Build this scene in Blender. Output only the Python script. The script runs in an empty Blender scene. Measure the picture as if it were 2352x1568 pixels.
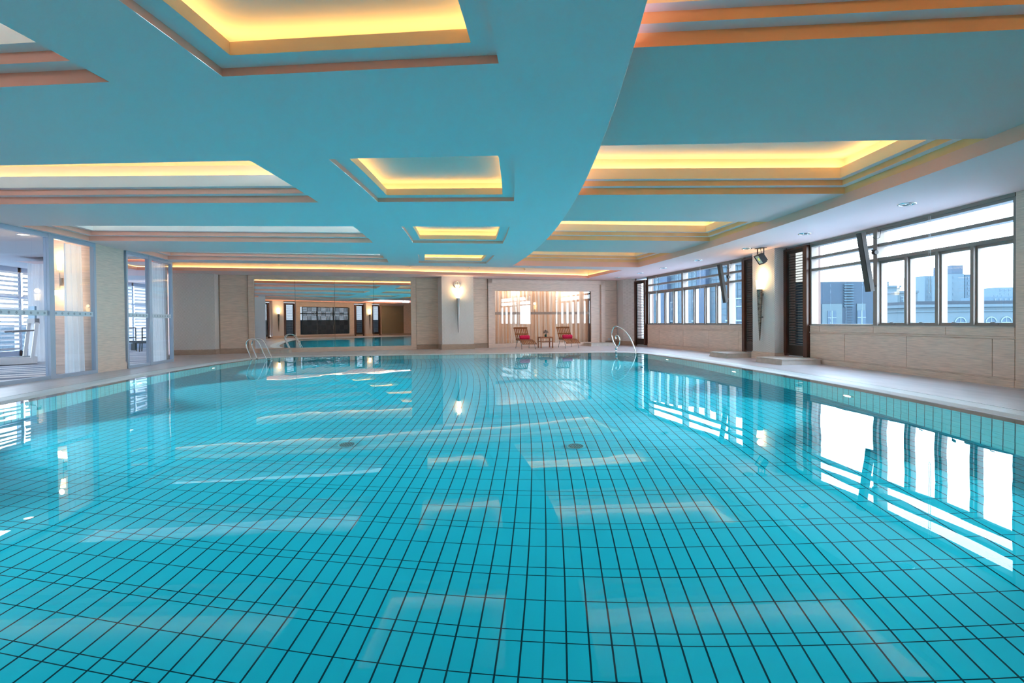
import bpy, math, random
from math import sin, cos, radians, degrees, atan2, asin, hypot, pi, sqrt
from mathutils import Vector, Matrix
from mathutils.geometry import tessellate_polygon

random.seed(7)
SC = bpy.context.scene
COL = SC.collection
CX, CY = -51.8, 15.3            # centre of the arcs the whole hall is laid out on
H = 3.35                        # ceiling height
Z2 = 3.54                       # raised ceiling field on the window side


def P(R, t):
    a = radians(t)
    return (CX + R * cos(a), CY + R * sin(a))


def TY(Y, R=62.02):             # polar angle of a point at depth Y on radius R
    return degrees(asin((Y - CY) / R))


# ------------------------------------------------------------------ materials
def mat(name, color, rough=0.6, metal=0.0, var=0.0, vscale=6.0, stretch=(1, 1, 1), bump=0.0, bscale=40.0,
        spec=0.5, emit=None, estr=0.0, trans=0.0):
    m = bpy.data.materials.new(name)
    m.use_nodes = True
    nt = m.node_tree
    b = nt.nodes['Principled BSDF']
    b.inputs['Base Color'].default_value = (*color, 1)
    b.inputs['Roughness'].default_value = rough
    b.inputs['Metallic'].default_value = metal
    b.inputs['Specular IOR Level'].default_value = spec
    if trans:
        b.inputs['Transmission Weight'].default_value = trans
    if emit:
        b.inputs['Emission Color'].default_value = (*emit, 1)
        b.inputs['Emission Strength'].default_value = estr
    tc = nt.nodes.new('ShaderNodeTexCoord')
    if var:
        mp = nt.nodes.new('ShaderNodeMapping')
        mp.inputs['Scale'].default_value = stretch
        nz = nt.nodes.new('ShaderNodeTexNoise')
        nz.inputs['Scale'].default_value = vscale
        nz.inputs['Detail'].default_value = 5
        rp = nt.nodes.new('ShaderNodeValToRGB')
        lo = tuple(max(0, c * (1 - var)) for c in color)
        hi = tuple(min(1, c * (1 + var)) for c in color)
        rp.color_ramp.elements[0].position = 0.3
        rp.color_ramp.elements[1].position = 0.7
        rp.color_ramp.elements[0].color = (*lo, 1)
        rp.color_ramp.elements[1].color = (*hi, 1)
        nt.links.new(tc.outputs['Object'], mp.inputs['Vector'])
        nt.links.new(mp.outputs['Vector'], nz.inputs['Vector'])
        nt.links.new(nz.outputs['Fac'], rp.inputs['Fac'])
        nt.links.new(rp.outputs['Color'], b.inputs['Base Color'])
    if bump:
        n2 = nt.nodes.new('ShaderNodeTexNoise')
        n2.inputs['Scale'].default_value = bscale
        bp = nt.nodes.new('ShaderNodeBump')
        bp.inputs['Strength'].default_value = bump
        bp.inputs['Distance'].default_value = 0.02
        nt.links.new(tc.outputs['Object'], n2.inputs['Vector'])
        nt.links.new(n2.outputs['Fac'], bp.inputs['Height'])
        nt.links.new(bp.outputs['Normal'], b.inputs['Normal'])
    return m


def N(nt, kind, op=None, **inp):
    n = nt.nodes.new(kind)
    if op:
        n.operation = op
    for k, v in inp.items():
        key = int(k[1:]) if k[0] == 'i' and k[1:].isdigit() else k
        if isinstance(v, bpy.types.NodeSocket):
            nt.links.new(v, n.inputs[key])
        else:
            n.inputs[key].default_value = v
    return n


def M(nt, op, a, b=None, c=None):
    n = nt.nodes.new('ShaderNodeMath')
    n.operation = op
    for i, v in enumerate((a, b, c)):
        if v is None:
            continue
        if isinstance(v, bpy.types.NodeSocket):
            nt.links.new(v, n.inputs[i])
        else:
            n.inputs[i].default_value = v
    return n.outputs[0]


def line_mask(nt, val, period, offset, halfw):
    """1 on thin lines spaced by period"""
    u = M(nt, 'DIVIDE', M(nt, 'SUBTRACT', val, offset), period)
    fr = M(nt, 'FRACT', M(nt, 'ADD', u, 0.5))
    d = M(nt, 'ABSOLUTE', M(nt, 'SUBTRACT', fr, 0.5))
    return M(nt, 'LESS_THAN', d, halfw / period)


def pool_floor_mat():
    m = bpy.data.materials.new('pool_floor_tile')
    m.use_nodes = True
    nt = m.node_tree
    b = nt.nodes['Principled BSDF']
    tc = nt.nodes.new('ShaderNodeTexCoord')
    sp = N(nt, 'ShaderNodeSeparateXYZ', Vector=tc.outputs['Object'])
    dx = M(nt, 'SUBTRACT', sp.outputs[0], CX)
    dy = M(nt, 'SUBTRACT', sp.outputs[1], CY)
    R = M(nt, 'SQRT', M(nt, 'ADD', M(nt, 'MULTIPLY', dx, dx), M(nt, 'MULTIPLY', dy, dy)))
    th = M(nt, 'MULTIPLY', M(nt, 'ARCTAN2', dy, dx), 180 / pi)
    a = line_mask(nt, R, 0.15, 53.945, 0.0063)
    per = 0.707
    r1 = line_mask(nt, th, per, -12.446, 0.0044)
    r2 = line_mask(nt, th, per, -12.753, 0.0044)
    r3 = line_mask(nt, th, per, -12.860, 0.0044)
    g = M(nt, 'MAXIMUM', M(nt, 'MAXIMUM', a, r1), M(nt, 'MAXIMUM', r2, r3))
    nz = N(nt, 'ShaderNodeTexNoise', Vector=tc.outputs['Object'], Scale=1.3)
    rp = nt.nodes.new('ShaderNodeValToRGB')
    rp.color_ramp.elements[0].color = (*TILE_A, 1)
    rp.color_ramp.elements[1].color = (*TILE_B, 1)
    nt.links.new(nz.outputs['Fac'], rp.inputs['Fac'])
    mx = nt.nodes.new('ShaderNodeMix')
    mx.data_type = 'RGBA'
    nt.links.new(g, mx.inputs['Factor'])
    nt.links.new(rp.outputs['Color'], mx.inputs['A'])
    mx.inputs['B'].default_value = (*GROUT, 1)
    nt.links.new(mx.outputs['Result'], b.inputs['Base Color'])
    b.inputs['Roughness'].default_value = 0.6
    b.inputs['Specular IOR Level'].default_value = 0.0
    return m


def pool_wall_mat():
    m = bpy.data.materials.new('pool_wall_tile')
    m.use_nodes = True
    nt = m.node_tree
    b = nt.nodes['Principled BSDF']
    uv = nt.nodes.new('ShaderNodeUVMap')
    sp = N(nt, 'ShaderNodeSeparateXYZ', Vector=uv.outputs['UV'])
    a = line_mask(nt, sp.outputs[0], 0.15, 0.0, 0.006)
    c = line_mask(nt, sp.outputs[1], 0.345, -0.22, 0.0045)
    g = M(nt, 'MAXIMUM', a, c)
    mx = nt.nodes.new('ShaderNodeMix')
    mx.data_type = 'RGBA'
    nt.links.new(g, mx.inputs['Factor'])
    mx.inputs['A'].default_value = (*TILE_W, 1)
    mx.inputs['B'].default_value = (*GROUT, 1)
    nt.links.new(mx.outputs['Result'], b.inputs['Base Color'])
    b.inputs['Roughness'].default_value = 0.6
    b.inputs['Specular IOR Level'].default_value = 0.0
    return m


def water_mat():
    m = bpy.data.materials.new('clear_pool_water')
    m.use_nodes = True
    nt = m.node_tree
    nt.nodes.clear()
    out = nt.nodes.new('ShaderNodeOutputMaterial')
    tc = nt.nodes.new('ShaderNodeTexCoord')
    mp = N(nt, 'ShaderNodeMapping', Vector=tc.outputs['Object'])
    mp.inputs['Scale'].default_value = (1.0, 0.55, 1.0)
    n1 = N(nt, 'ShaderNodeTexNoise', Vector=mp.outputs['Vector'], Scale=0.55, Detail=1.0)
    n2 = N(nt, 'ShaderNodeTexNoise', Vector=mp.outputs['Vector'], Scale=2.2, Detail=1.0)
    h = M(nt, 'ADD', M(nt, 'MULTIPLY', n1.outputs['Fac'], 1.0), M(nt, 'MULTIPLY', n2.outputs['Fac'], 0.10))
    bp = N(nt, 'ShaderNodeBump', Height=h)
    bp.inputs['Strength'].default_value = 1.0
    bp.inputs['Distance'].default_value = WAVE
    fr = N(nt, 'ShaderNodeFresnel', IOR=1.20, Normal=bp.outputs['Normal'])
    gl = N(nt, 'ShaderNodeBsdfGlossy', Roughness=0.0, Normal=bp.outputs['Normal'])
    rf = N(nt, 'ShaderNodeBsdfRefraction', Roughness=0.0, IOR=1.33, Normal=bp.outputs['Normal'])
    rf.inputs['Color'].default_value = (0.95, 0.995, 1.0, 1)
    mx = nt.nodes.new('ShaderNodeMixShader')
    nt.links.new(fr.outputs[0], mx.inputs[0])
    nt.links.new(rf.outputs[0], mx.inputs[1])
    nt.links.new(gl.outputs[0], mx.inputs[2])
    nt.links.new(mx.outputs[0], out.inputs['Surface'])
    return m


def pane_mat(name, tint, refl=1.0, ior=1.45):
    m = bpy.data.materials.new(name)
    m.use_nodes = True
    nt = m.node_tree
    nt.nodes.clear()
    out = nt.nodes.new('ShaderNodeOutputMaterial')
    lwt = N(nt, 'ShaderNodeLayerWeight', Blend=0.5)
    f0 = ((ior - 1) / (ior + 1)) ** 2
    fac = M(nt, 'MULTIPLY_ADD', M(nt, 'POWER', lwt.outputs['Facing'], 5.0), 1 - f0, f0)
    tr = nt.nodes.new('ShaderNodeBsdfTransparent')
    tr.inputs['Color'].default_value = (*tint, 1)
    gl = N(nt, 'ShaderNodeBsdfGlossy', Roughness=0.0)
    mx = nt.nodes.new('ShaderNodeMixShader')
    nt.links.new(M(nt, 'MINIMUM', M(nt, 'MULTIPLY', fac, refl), 1.0), mx.inputs[0])
    nt.links.new(tr.outputs[0], mx.inputs[1])
    nt.links.new(gl.outputs[0], mx.inputs[2])
    nt.links.new(mx.outputs[0], out.inputs['Surface'])
    return m


def cloth_mat(name, c1, c2, scale, transl=0.4, axis=(1, 0, 0)):
    m = bpy.data.materials.new(name)
    m.use_nodes = True
    nt = m.node_tree
    nt.nodes.clear()
    out = nt.nodes.new('ShaderNodeOutputMaterial')
    tc = nt.nodes.new('ShaderNodeTexCoord')
    mp = N(nt, 'ShaderNodeMapping', Vector=tc.outputs['Object'])
    mp.inputs['Scale'].default_value = (scale, scale, 0.12)
    nz = N(nt, 'ShaderNodeTexNoise', Vector=mp.outputs['Vector'], Scale=1.0, Detail=3.0)
    rp = nt.nodes.new('ShaderNodeValToRGB')
    rp.color_ramp.elements[0].position = 0.40
    rp.color_ramp.elements[1].position = 0.60
    rp.color_ramp.elements[0].color = (*c1, 1)
    rp.color_ramp.elements[1].color = (*c2, 1)
    nt.links.new(nz.outputs['Fac'], rp.inputs['Fac'])
    d = N(nt, 'ShaderNodeBsdfDiffuse', Color=rp.outputs['Color'])
    t = N(nt, 'ShaderNodeBsdfTranslucent', Color=rp.outputs['Color'])
    mx = nt.nodes.new('ShaderNodeMixShader')
    mx.inputs[0].default_value = transl
    nt.links.new(d.outputs[0], mx.inputs[1])
    nt.links.new(t.outputs[0], mx.inputs[2])
    nt.links.new(mx.outputs[0], out.inputs['Surface'])
    return m


def weave_mat():
    """white wall covering embossed with a fine diagonal weave"""
    m = bpy.data.materials.new('woven_wall_covering')
    m.use_nodes = True
    nt = m.node_tree
    b = nt.nodes['Principled BSDF']
    tc = nt.nodes.new('ShaderNodeTexCoord')
    sp = N(nt, 'ShaderNodeSeparateXYZ', Vector=tc.outputs['Object'])
    s = M(nt, 'ADD', sp.outputs[0], sp.outputs[1])
    k = 2 * pi / 0.06
    w1 = M(nt, 'SINE', M(nt, 'MULTIPLY', s, k))
    w2 = M(nt, 'SINE', M(nt, 'MULTIPLY', sp.outputs[2], k))
    w = M(nt, 'MULTIPLY', w1, w2)
    rp = nt.nodes.new('ShaderNodeValToRGB')
    rp.color_ramp.elements[0].color = (0.56, 0.51, 0.48, 1)
    rp.color_ramp.elements[1].color = (0.84, 0.79, 0.76, 1)
    rp.color_ramp.elements[0].position = 0.2
    rp.color_ramp.elements[1].position = 0.7
    nt.links.new(M(nt, 'ADD', M(nt, 'MULTIPLY', w, 0.5), 0.5), rp.inputs['Fac'])
    nt.links.new(rp.outputs['Color'], b.inputs['Base Color'])
    bp = N(nt, 'ShaderNodeBump', Height=w, Strength=0.4, Distance=0.008)
    nt.links.new(bp.outputs['Normal'], b.inputs['Normal'])
    b.inputs['Roughness'].default_value = 0.6
    return m


def emis(name, color, s):
    m = bpy.data.materials.new(name)
    m.use_nodes = True
    nt = m.node_tree
    nt.nodes.clear()
    out = nt.nodes.new('ShaderNodeOutputMaterial')
    e = nt.nodes.new('ShaderNodeEmission')
    e.inputs['Color'].default_value = (*color, 1)
    e.inputs['Strength'].default_value = s
    nt.links.new(e.outputs[0], out.inputs['Surface'])
    return m


TILE_A = (0.010, 0.44, 0.57)
TILE_B = (0.014, 0.49, 0.63)
TILE_W = (0.07, 0.44, 0.47)
GROUT = (0.004, 0.035, 0.055)
WAVE = 0.009

AMBER = (1.0, 0.57, 0.18)
COOL = (0.80, 0.90, 1.0)
S_AMBER = 10.0
S_COOL = 26.0

mt = dict(
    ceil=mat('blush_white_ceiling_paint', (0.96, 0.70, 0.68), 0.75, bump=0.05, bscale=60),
    field=mat('shaded_field_paint', (0.80, 0.54, 0.50), 0.75, bump=0.08, bscale=60),  # same paint as the ceiling; weaker light here is put into the colour
    riser=mat('warm_lit_riser_paint', (0.92, 0.44, 0.33), 0.7),  # warm light on the upright faces is put into this colour
    riser_amber=mat('amber_lit_riser_paint', (0.97, 0.46, 0.20), 0.7, var=0.06, vscale=2.5),  # amber cove light on the window-side risers, painted into the colour
    lip_amber=mat('amber_lit_lip_paint', (0.94, 0.68, 0.42), 0.7),  # amber LED glow on the lips, painted into the colour
    lip=mat('white_lip_paint', (0.84, 0.80, 0.76), 0.7),
    cove=mat('grey_white_cove_paint', (0.58, 0.56, 0.53), 0.8),
    soffit=mat('white_soffit_paint', (0.74, 0.79, 0.86), 0.75),
    stone=mat('beige_travertine', (0.74, 0.56, 0.45), 0.5, var=0.16, vscale=7.0, stretch=(0.5, 0.5, 9)),
    stone_l=mat('pale_travertine', (0.80, 0.61, 0.51), 0.5, var=0.14, vscale=7.0, stretch=(0.5, 0.5, 9)),
    skirt=mat('brown_travertine_skirting', (0.46, 0.33, 0.25), 0.4, var=0.16, vscale=7.0, stretch=(0.8, 0.8, 10)),
    deck=mat('honed_deck_stone', (0.58, 0.52, 0.53), 0.34, var=0.12, vscale=1.6, stretch=(3.0, 0.6, 1)),
    step=mat('cream_step_stone', (0.55, 0.48, 0.42), 0.5, var=0.12, vscale=5),
    coping=mat('taupe_coping_stone', (0.30, 0.25, 0.23), 0.5, var=0.12, vscale=8),
    grate=mat('white_overflow_grating', (0.80, 0.83, 0.84), 0.35),
    rim=mat('white_pool_rim_stone', (0.80, 0.80, 0.80), 0.75, spec=0.15),
    drain=mat('teal_grey_drain_plastic', (0.05, 0.30, 0.36), 0.6, spec=0.0),
    gap=mat('dark_channel', (0.10, 0.12, 0.12), 0.6),
    weave=weave_mat(),
    pfloor=pool_floor_mat(),
    pwall=pool_wall_mat(),
    water=water_mat(),
    frame=mat('bronze_window_aluminium', (0.27, 0.225, 0.20), 0.45, metal=0.1),
    glass=pane_mat('blue_tinted_window_glass', (0.90, 0.965, 1.0), 1.0),
    glass_dim=pane_mat('sky_dimming_glass', (0.26, 0.26, 0.25), 1.0),  # dark tint added to dim the sky between the louvre slats
    clear=pane_mat('clear_window_glass', (0.82, 0.84, 0.85), 1.0),
    glass_dim_end=pane_mat('sky_dimming_end_glass', (0.24, 0.26, 0.28), 1.0),  # grey tint added to dim the sky in the end wall window
    inner_glass=pane_mat('clear_partition_glass', (0.93, 0.97, 1.0), 1.0),
    far_glass=pane_mat('reflective_far_glass', (0.90, 0.88, 0.86), 1.5, 1.5),
    spk=mat('dark_bronze_speaker', (0.055, 0.045, 0.04), 0.6),
    alu=mat('pale_blue_grey_aluminium', (0.42, 0.50, 0.62), 0.4, metal=0.3),
    frost=mat('frosted_film', (0.72, 0.76, 0.82), 0.8, spec=0.1),
    dot=mat('grey_dot_film', (0.25, 0.28, 0.34), 0.8),
    wood=mat('dark_reddish_wood', (0.085, 0.030, 0.018), 0.35, var=0.4, vscale=4, stretch=(9, 9, 0.8)),
    slat=mat('near_black_wood_slat', (0.022, 0.013, 0.010), 0.4, var=0.3, vscale=8),
    teak=mat('oiled_teak', (0.30, 0.095, 0.028), 0.4, var=0.35, vscale=5, stretch=(8, 1.5, 8)),
    steel=mat('polished_stainless_steel', (0.72, 0.72, 0.70), 0.16, metal=1.0),
    dkmetal=mat('grey_metal_leg', (0.22, 0.22, 0.22), 0.35, metal=0.8),
    mirror=mat('mirror_silver', (0.90, 0.92, 0.92), 0.0, metal=1.0),
    black=mat('black_powder_coat', (0.012, 0.013, 0.016), 0.45),
    grey=mat('mid_grey_plastic', (0.20, 0.20, 0.21), 0.5),
    white=mat('white_plastic', (0.80, 0.80, 0.80), 0.4),
    towel=mat('magenta_terry_towel', (0.68, 0.010, 0.075), 0.95, var=0.25, vscale=60, bump=0.6, bscale=220),
    shade=mat('frosted_lamp_glass', (0.9, 0.85, 0.75), 0.4, emit=(1.0, 0.72, 0.32), estr=5.0),
    sconce=mat('patterned_bronze_metal', (0.20, 0.16, 0.13), 0.3, metal=0.7, var=0.7, vscale=9, stretch=(1, 1, 3)),
    sconce_g=mat('satin_nickel_metal', (0.42, 0.38, 0.36), 0.35, metal=0.5),
    led_a=emis('amber_led', AMBER, S_AMBER),
    led_r=emis('bright_amber_led', AMBER, 15.0),
    led_s=emis('amber_slot_led', AMBER, 9.0),
    led_n=emis('warm_white_slot_led', (1.0, 0.72, 0.45), 250.0),
    led_c=emis('cool_white_led', COOL, S_COOL),
    lens=mat('floodlight_lens', (0.35, 0.45, 0.42), 0.15, emit=(0.8, 1.0, 0.75), estr=0.12),
    led_y=mat('yellow_led_chip', (0.75, 0.78, 0.12), 0.3, emit=(0.9, 0.95, 0.2), estr=0.25),
    down=emis('downlight_glow', (1.0, 0.88, 0.72), 7.0),
    refl=mat('bright_reflector', (0.85, 0.88, 0.9), 0.12, metal=1.0),
    curtain_o=cloth_mat('peach_striped_curtain', (0.86, 0.58, 0.40), (0.94, 0.90, 0.86), 9.0, 0.35),
    curtain_w=cloth_mat('white_sheer_curtain', (0.80, 0.83, 0.86), (0.92, 0.93, 0.94), 9.0, 0.5),
    wallw=mat('off_white_wall_paint', (0.66, 0.66, 0.70), 0.8),
    amberwood=mat('amber_wood_panel', (0.62, 0.22, 0.04), 0.5, var=0.2, vscale=4, stretch=(6, 6, 0.6)),
    leaf=mat('dusty_plum_leaf', (0.10, 0.075, 0.07), 0.7, var=0.5, vscale=30),
    vase=mat('dark_green_glass', (0.01, 0.05, 0.03), 0.1, spec=0.8),
    clockf=mat('white_clock_dial', (0.82, 0.80, 0.76), 0.4),
    bed=mat('plum_roller_edge', (0.35, 0.30, 0.28), 0.6),
    navy=mat('slate_blue_panel', (0.20, 0.34, 0.46), 0.6, var=0.08, vscale=2),
    seat=mat('dark_slate_upholstery', (0.05, 0.08, 0.10), 0.6),
    plate=mat('teal_marker_tile', (0.06, 0.28, 0.30), 0.4),
    ink=mat('black_marker_ink', (0.01, 0.012, 0.014), 0.5),
    blind=mat('beige_roller_blind', (0.22, 0.17, 0.11), 0.8),
)


def carpet_mat():
    m = bpy.data.materials.new('wavy_blue_grey_carpet')
    m.use_nodes = True
    nt = m.node_tree
    b = nt.nodes['Principled BSDF']
    tc = nt.nodes.new('ShaderNodeTexCoord')
    mp = N(nt, 'ShaderNodeMapping', Vector=tc.outputs['Object'])
    mp.inputs['Rotation'].default_value = (0, 0, radians(-48))
    mp.inputs['Scale'].default_value = (0.35, 1.0, 1)
    wv = nt.nodes.new('ShaderNodeTexWave')
    wv.bands_direction = 'Y'
    wv.inputs['Scale'].default_value = 0.55
    wv.inputs['Distortion'].default_value = 7
    wv.inputs['Detail'].default_value = 2
    nt.links.new(mp.outputs['Vector'], wv.inputs['Vector'])
    rp = nt.nodes.new('ShaderNodeValToRGB')
    e = rp.color_ramp.elements
    e[0].color = (0.10, 0.13, 0.20, 1)
    e[0].position = 0.25
    e[1].color = (0.55, 0.54, 0.56, 1)
    e[1].position = 0.6
    nt.links.new(wv.outputs['Fac'], rp.inputs['Fac'])
    nt.links.new(rp.outputs['Color'], b.inputs['Base Color'])
    b.inputs['Roughness'].default_value = 0.9
    return m


mt['carpet'] = carpet_mat()


# ------------------------------------------------------------------ mesh builder
class MB:
    def __init__(s):
        s.v, s.f, s.sm, s.uv = [], [], [], None

    def face(s, pts, smooth=False):
        b = len(s.v)
        s.v += [tuple(p) for p in pts]
        s.f.append(tuple(range(b, b + len(pts))))
        s.sm.append(smooth)
        return s

    def hexa(s, p):             # 4 bottom points, 4 top points
        b = len(s.v)
        s.v += [tuple(q) for q in p]
        for q in ((3, 2, 1, 0), (4, 5, 6, 7), (0, 1, 5, 4), (1, 2, 6, 5), (2, 3, 7, 6), (3, 0, 4, 7)):
            s.f.append(tuple(b + i for i in q))
            s.sm.append(False)
        return s

    def box(s, c, d, rot=0, T=None):
        hx, hy, hz = d[0] / 2, d[1] / 2, d[2] / 2
        ca, sa = cos(rot), sin(rot)
        pts = []
        for z in (-hz, hz):
            for x, y in ((-hx, -hy), (hx, -hy), (hx, hy), (-hx, hy)):
                q = Vector((c[0] + x * ca - y * sa, c[1] + x * sa + y * ca, c[2] + z))
                pts.append(T @ q if T else q)
        return s.hexa(pts)

    def bar(s, a, b, w, h, up=(0, 0, 1)):       # rectangular bar from a to b
        a, b = Vector(a), Vector(b)
        d = (b - a).normalized()
        sd = d.cross(Vector(up))
        if sd.length < 1e-4:
            sd = d.cross(Vector((1, 0, 0)))
        sd.normalize()
        u = sd.cross(d)
        sd *= w / 2
        u *= h / 2
        return s.hexa([a - sd - u, a + sd - u, b + sd - u, b - sd - u, a - sd + u, a + sd + u, b + sd + u, b - sd + u])

    def pbox(s, R0, R1, t0, t1, z0, z1, n=None):
        if n is None:
            n = max(1, int(abs(t1 - t0) / 0.5))
        for i in range(n):
            a = t0 + (t1 - t0) * i / n
            b = t0 + (t1 - t0) * (i + 1) / n
            q = [P(R0, a), P(R1, a), P(R1, b), P(R0, b)]
            s.hexa([(x, y, z0) for x, y in q] + [(x, y, z1) for x, y in q])
        return s

    def tube(s, pts, r, seg=10, closed=False, caps=True):
        pts = [Vector(p) for p in pts]
        n = len(pts)
        base = len(s.v)
        prev = None
        for i, p in enumerate(pts):
            a = pts[(i - 1) % n] if (closed or i) else p
            c = pts[(i + 1) % n] if (closed or i < n - 1) else p
            d = (c - a).normalized()
            if prev is None:
                prev = d.orthogonal().normalized()
            u = (prev - d * prev.dot(d))
            u = u.normalized() if u.length > 1e-6 else d.orthogonal().normalized()
            prev = u
            w = d.cross(u)
            rr = r[i] if isinstance(r, (list, tuple)) else r
            for k in range(seg):
                an = 2 * pi * k / seg
                s.v.append(tuple(p + (u * cos(an) + w * sin(an)) * rr))
        m = n if closed else n - 1
        for i in range(m):
            j = (i + 1) % n
            for k in range(seg):
                l = (k + 1) % seg
                s.f.append((base + i * seg + k, base + i * seg + l, base + j * seg + l, base + j * seg + k))
                s.sm.append(True)
        if caps and not closed:
            s.f.append(tuple(base + k for k in range(seg))[::-1])
            s.f.append(tuple(base + (n - 1) * seg + k for k in range(seg)))
            s.sm += [False, False]
        return s

    def lathe(s, prof, c=(0, 0, 0), seg=20, smooth=True, caps=True):
        base = len(s.v)
        for r, z in prof:
            for k in range(seg):
                a = 2 * pi * k / seg
                s.v.append((c[0] + r * cos(a), c[1] + r * sin(a), c[2] + z))
        for i in range(len(prof) - 1):
            for k in range(seg):
                l = (k + 1) % seg
                s.f.append((base + i * seg + k, base + i * seg + l, base + (i + 1) * seg + l, base + (i + 1) * seg + k))
                s.sm.append(smooth)
        if caps and prof[0][0] > 1e-5:
            s.f.append(tuple(base + k for k in range(seg))[::-1]); s.sm.append(False)
        if caps and prof[-1][0] > 1e-5:
            s.f.append(tuple(base + (len(prof) - 1) * seg + k for k in range(seg))); s.sm.append(False)
        return s

    def poly(s, loops, z):          # flat polygon with holes
        tri = tessellate_polygon([[Vector((x, y, 0)) for x, y in L] for L in loops])
        flat = [p for L in loops for p in L]
        b = len(s.v)
        s.v += [(x, y, z) for x, y in flat]
        for t in tri:
            s.f.append(tuple(b + i for i in t)); s.sm.append(False)
        return s

    def prism(s, pts, z0, z1):
        n = len(pts)
        b = len(s.v)
        s.v += [(x, y, z0) for x, y in pts] + [(x, y, z1) for x, y in pts]
        s.f.append(tuple(b + i for i in range(n))[::-1]); s.sm.append(False)
        s.f.append(tuple(b + n + i for i in range(n))); s.sm.append(False)
        for i in range(n):
            j = (i + 1) % n
            s.f.append((b + i, b + j, b + n + j, b + n + i)); s.sm.append(False)
        return s

    def ring(s, A, za, B, zb, closed=True, smooth=False):
        n = len(A)
        b = len(s.v)
        s.v += [(x, y, za) for x, y in A] + [(x, y, zb) for x, y in B]
        for i in range(n if closed else n - 1):
            j = (i + 1) % n
            s.f.append((b + i, b + j, b + n + j, b + n + i)); s.sm.append(smooth)
        return s

    def build(s, name, m, parent=None, kind=None, loc=None):
        me = bpy.data.meshes.new(name)
        me.from_pydata(s.v, [], s.f)
        me.polygons.foreach_set('use_smooth', s.sm)
        me.update()
        o = bpy.data.objects.new(name, me)
        COL.objects.link(o)
        if m is not None:
            me.materials.append(mt[m] if isinstance(m, str) else m)
        if parent is not None:
            o.parent = parent
        if kind:
            o['kind'] = kind
        if loc:
            o.location = loc
        return o


def tag(o, label, cat, group=None):
    o['label'] = label
    o['category'] = cat
    if group:
        o['group'] = group
    return o


def thing(name, label, cat, loc=(0, 0, 0), rz=0.0, group=None):
    o = bpy.data.objects.new(name, None)
    o.empty_display_size = 0.2
    COL.objects.link(o)
    o.location = loc
    o.rotation_euler = (0, 0, rz)
    return tag(o, label, cat, group)


def struct(name):
    o = bpy.data.objects.new(name, None)
    COL.objects.link(o)
    o['kind'] = 'structure'
    return o


def dup(o, parent=None):
    c = o.copy()
    COL.objects.link(c)
    if parent is not None:
        c.parent = parent
    for ch in [x for x in bpy.data.objects if x.parent == o]:
        dup(ch, c)
    return c


def place(o, loc, rz, label):
    c = dup(o)
    c.location = loc
    c.rotation_euler = (0, 0, rz)
    c['label'] = label
    return c


def arc(R, t0, t1, step=0.5):
    n = max(1, int(abs(t1 - t0) / step))
    return [P(R, t0 + (t1 - t0) * i / n) for i in range(n + 1)]


def prect(R0, R1, t0, t1):         # outline of a polar rectangle
    return arc(R0, t0, t1) + arc(R1, t1, t0)


# ------------------------------------------------------------------ camera
cam = bpy.data.cameras.new('camera')
co = bpy.data.objects.new('camera', cam)
COL.objects.link(co)
yaw, pitch, roll = 0.134, -0.0122, -0.00927
f = Vector((sin(yaw) * cos(pitch), cos(yaw) * cos(pitch), sin(pitch)))
r = Vector((cos(yaw), -sin(yaw), 0))
u = r.cross(f)
r2 = r * cos(roll) + u * sin(roll)
u2 = -r * sin(roll) + u * cos(roll)
co.matrix_world = Matrix(((r2.x, u2.x, -f.x, 0), (r2.y, u2.y, -f.y, 0), (r2.z, u2.z, -f.z, 1.2), (0, 0, 0, 1)))
cam.sensor_width = 36
cam.lens = 1165.7 * 36 / 2352
cam.shift_y = -(784 - 755.2) / 2352
cam.clip_start = 0.05
cam.clip_end = 2000
SC.camera = co

# ------------------------------------------------------------------ world and view
w = bpy.data.worlds.new('hazy_sky')
SC.world = w
w.use_nodes = True
nt = w.node_tree
bg = nt.nodes['Background']
tc = nt.nodes.new('ShaderNodeTexCoord')
sp = N(nt, 'ShaderNodeSeparateXYZ', Vector=tc.outputs['Generated'])
rp = nt.nodes.new('ShaderNodeValToRGB')
e = rp.color_ramp.elements
e[0].position = 0.0
e[0].color = (0.93, 0.96, 1.0, 1)
e[1].position = 0.7
e[1].color = (0.62, 0.80, 1.0, 1)
nt.links.new(sp.outputs[2], rp.inputs['Fac'])
nt.links.new(rp.outputs['Color'], bg.inputs['Color'])
bg.inputs['Strength'].default_value = 9.0
SC.view_settings.view_transform = 'Standard'
SC.view_settings.look = 'None'
SC.view_settings.gamma = 1.0
SC.view_settings.use_curve_mapping = False
SC.view_settings.exposure = 0.86
SC.cycles.max_bounces = 10
SC.cycles.diffuse_bounces = 5
SC.cycles.glossy_bounces = 4
SC.cycles.transmission_bounces = 8
SC.cycles.transparent_max_bounces = 12
SC.cycles.sample_clamp_indirect = 5.0
SC.cycles.use_denoising = True


def lamp(name, kind, loc, energy, color, size=0.1, aim=None, **kw):
    l = bpy.data.lights.new(name, kind)
    l.energy = energy
    l.color = color
    for k, v in kw.items():
        setattr(l, k, v)
    if kind == 'AREA':
        l.size = size
    else:
        l.shadow_soft_size = size
    o = bpy.data.objects.new(name, l)
    COL.objects.link(o)
    o.location = loc
    if aim:
        d = Vector(aim) - Vector(loc)
        o.rotation_euler = d.to_track_quat('-Z', 'Y').to_euler()
    return o


# ------------------------------------------------------------------ pool outline
def offset(pts, d):                 # outward offset of a counter-clockwise loop
    n = len(pts)
    out = []
    for i in range(n):
        a, b, c = Vector(pts[i - 1]), Vector(pts[i]), Vector(pts[(i + 1) % n])
        t = ((b - a).normalized() + (c - b).normalized()).normalized()
        out.append((b.x + t.y * d, b.y - t.x * d))
    return out


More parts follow.
